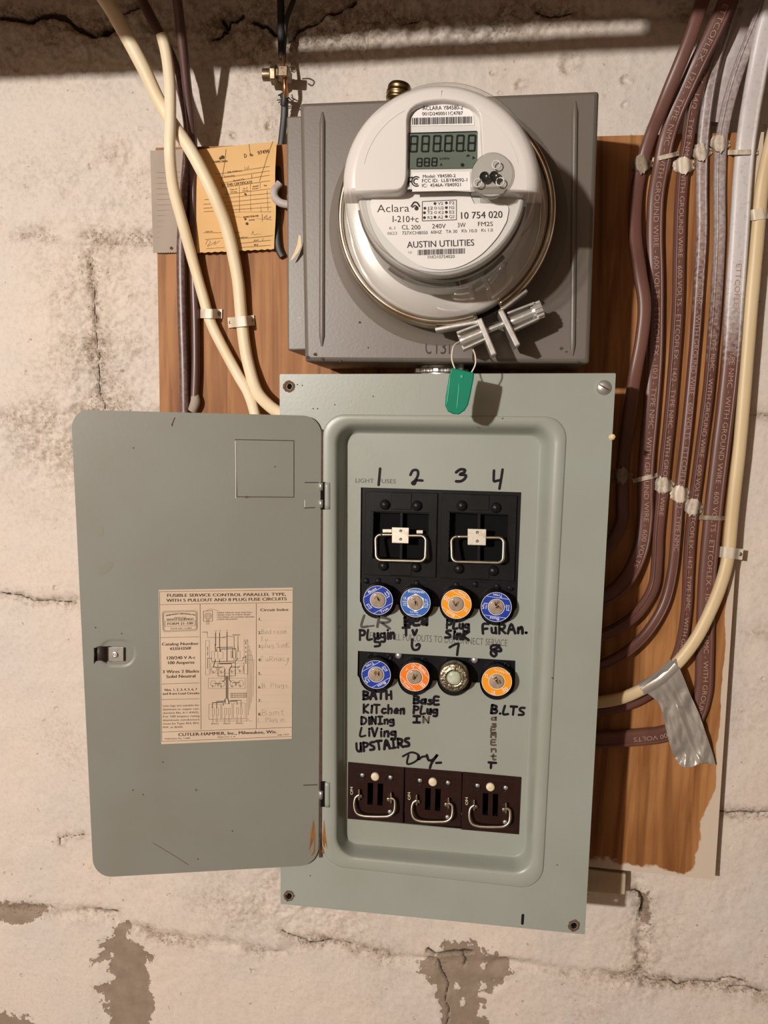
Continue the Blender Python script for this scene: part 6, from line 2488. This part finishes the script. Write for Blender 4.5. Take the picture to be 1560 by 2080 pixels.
W30b = [('30', 20, 13, 13, 9, -35), ('UL', 0, 25, 10, 8, 0), ('TL', -23, -6, 9, 8, 0), ('Time Delay Fuse', 5, -24, 34, 4, 0)]
plug_fuse(*FUSES_TOP[0], M['blue'], -32, W15, 'blue 15 amp plug fuse above the handwritten L-R Plugin')
plug_fuse(*FUSES_TOP[1], M['blue_pale'], 2, WHEX, 'paler blue plug fuse with white hexagon window above the handwritten Bed TV', 'hex')
plug_fuse(*FUSES_TOP[2], M['orange'], 208, W20, 'yellow-orange plug fuse above the handwritten Plug Sink')
plug_fuse(*FUSES_TOP[3], M['blue'], 186, W15, 'blue plug fuse at the end of the upper row above the handwritten Furan')
plug_fuse(*FUSES_LOW[0], M['blue'], 148, W15, 'blue plug fuse in the lower row above the handwritten Bath Kitchen Dining')
plug_fuse(*FUSES_LOW[1], M['orange_deep'], 42, W30, 'deep orange plug fuse in the lower row above the handwritten Base Plug In')
plug_fuse(*FUSES_LOW[2], M['blue'], 0, [], 'old embossed metal plug fuse with green glass window under handwritten 7', 'metal')
plug_fuse(*FUSES_LOW[3], M['orange'], 12, W30b, 'orange plug fuse at the end of the lower row, under handwritten 8', 'ring')


# ------------------------------------------------------------------ appliance pullouts
def small_pullout(i, label):
    q = PO_Q[i]
    t = thing('appliance_pullout', label, 'pullout fuse holder', P(sum(p[0] for p in q) / 4, sum(p[1] for p in q) / 4, .096), 'brown pullouts in the bottom row')
    ox, oy = ((0, 0), (456, 42), (912, 82))[i]

    def b(x, y):
        return (690 + (x + ox) / 3.9, 1380 + (y + oy) / 3.9)
    D_S = .0978
    pl = Plane(D_S)
    slots = [[b(*p) for p in ((222, 820), (266, 821), (262, 995), (219, 992))], [b(*p) for p in ((302, 824), (345, 827), (340, 1003), (298, 999))]]
    mb = MB()
    f3 = [pl(*p) for p in q]
    s3 = [[pl(*p) for p in s] for s in slots]
    fill_mesh(mb, f3, s3)
    for s in s3:
        mb.loft([s, [p + Vector((0, .012, 0)) for p in s]], 1, False, cap1=True)
    bk = [p + Vector((0, .016, 0)) for p in f3]
    mb.loft([f3, bk], 0, False, cap1=True)
    body = mb.build('body', [M['brown_plastic'], M['recess_shade']], parent=t, bevel=.0005)
    mb = MB()
    ins = [b(95, 690), b(488, 730), b(480, 1105), b(92, 1080)]
    for j in range(4):
        stroke(mb, [ins[j], ins[(j + 1) % 4]], 1.3, pl, 0, .0003)
    mb.build('inset_line', M['black_mark'], parent=body, fix=False)
    mb = MB()
    c = pl(*b(282, 768))
    k = pxsize(D_S)
    mb.lathe(c, (0, -1, 0), [(9.2 * k, -.0005), (9.2 * k, .0010), (8.2 * k, .0020), (5 * k, .0024), (0, .0025)], 28)
    btn = mb.build('round_button', M['cream_button'], parent=t, fix=False)
    mb = MB()
    for dx in (-9, 8):
        for dy in (-10, 5, 16):
            disc(mb, *b(282 + dx, 768 + dy), .9, Plane(D_S + .0026), 0, 0, 6)
    mb.build('button_mark', M['chip'], parent=btn, fix=False)
    for x, y in ((180, 757), (403, 775), (398, 1048)):
        mb = MB()
        mb.lathe(pl(*b(x, y)), (0, -1, 0), [(.0022, -.0002), (.0022, .0006), (.0012, .0011), (0, .0012)], 14)
        mb.build('screw', M['zinc'], parent=t, fix=False)
    for x, y in ((168, 768), (388, 780)):
        mb = MB()
        mb.lathe(pl(*b(x, y)), (0, -1, 0), [(.0040, .0001), (.0044, .0006), (.0036, .0007), (.0034, .0001)], 18)
        mb.build('screw_well', M['black_mark'], parent=body, fix=False)
    mb = MB()
    x, y = b(105, 915)
    text(mb, 'ON', (x, y), (x - .6, y - 16), 5.4, pl, 0, .0003, .02)
    mb.build('on_lettering', M['cream_button'], parent=body, fix=False)
    # bail with its two eyes
    pts = spline([b(*p) for p in ((152, 916), (126, 935), (115, 975), (118, 1025), (138, 1062), (185, 1080), (245, 1085), (320, 1086), (385, 1082), (425, 1055), (436, 1015), (436, 965), (424, 945), (404, 940))], 5)
    y0, y1 = b(0, 916)[1], b(0, 1086)[1]
    mb = MB()
    mb.sweep([P(x, y, D_S + .0035 + .0055 * max(0, (y - y0) / (y1 - y0))) for x, y in pts], .0028, .0028, seg=12)
    mb.build('bail_handle', M['handle'], parent=t, fix=False)
    for x0, y0_, x1, y1_ in ((145, 872, 160, 962), (398, 895, 414, 985)):
        mb = MB()
        s = [b(x0, y0_ + 14), b((x0 + x1) / 2, y0_), b(x1, y0_ + 14), b(x1, y1_ - 8), b((x0 + x1) / 2, y1_), b(x0, y1_ - 8)]
        mb.prism([pl(px_, py_, .0045) for px_, py_ in s], [pl(px_, py_, -.0005) for px_, py_ in s])
        cx, cy = b(x0 + 22 if x0 < 200 else x0 - 10, (y0_ + y1_) / 2 + 4)
        mb.lathe(pl(cx, cy, .001), (0, -1, 0), [(.0021, 0), (.0019, .0022), (0, .0026)], 12)
        mb.build('handle_eye', M['handle'], parent=t, bevel=.0003)


small_pullout(0, 'dark brown pullout nearest the door, below the handwritten Upstairs')
small_pullout(1, 'dark brown pullout in the middle of the bottom row, under the handwritten Dry')
small_pullout(2, 'dark brown pullout farthest from the door in the bottom row')
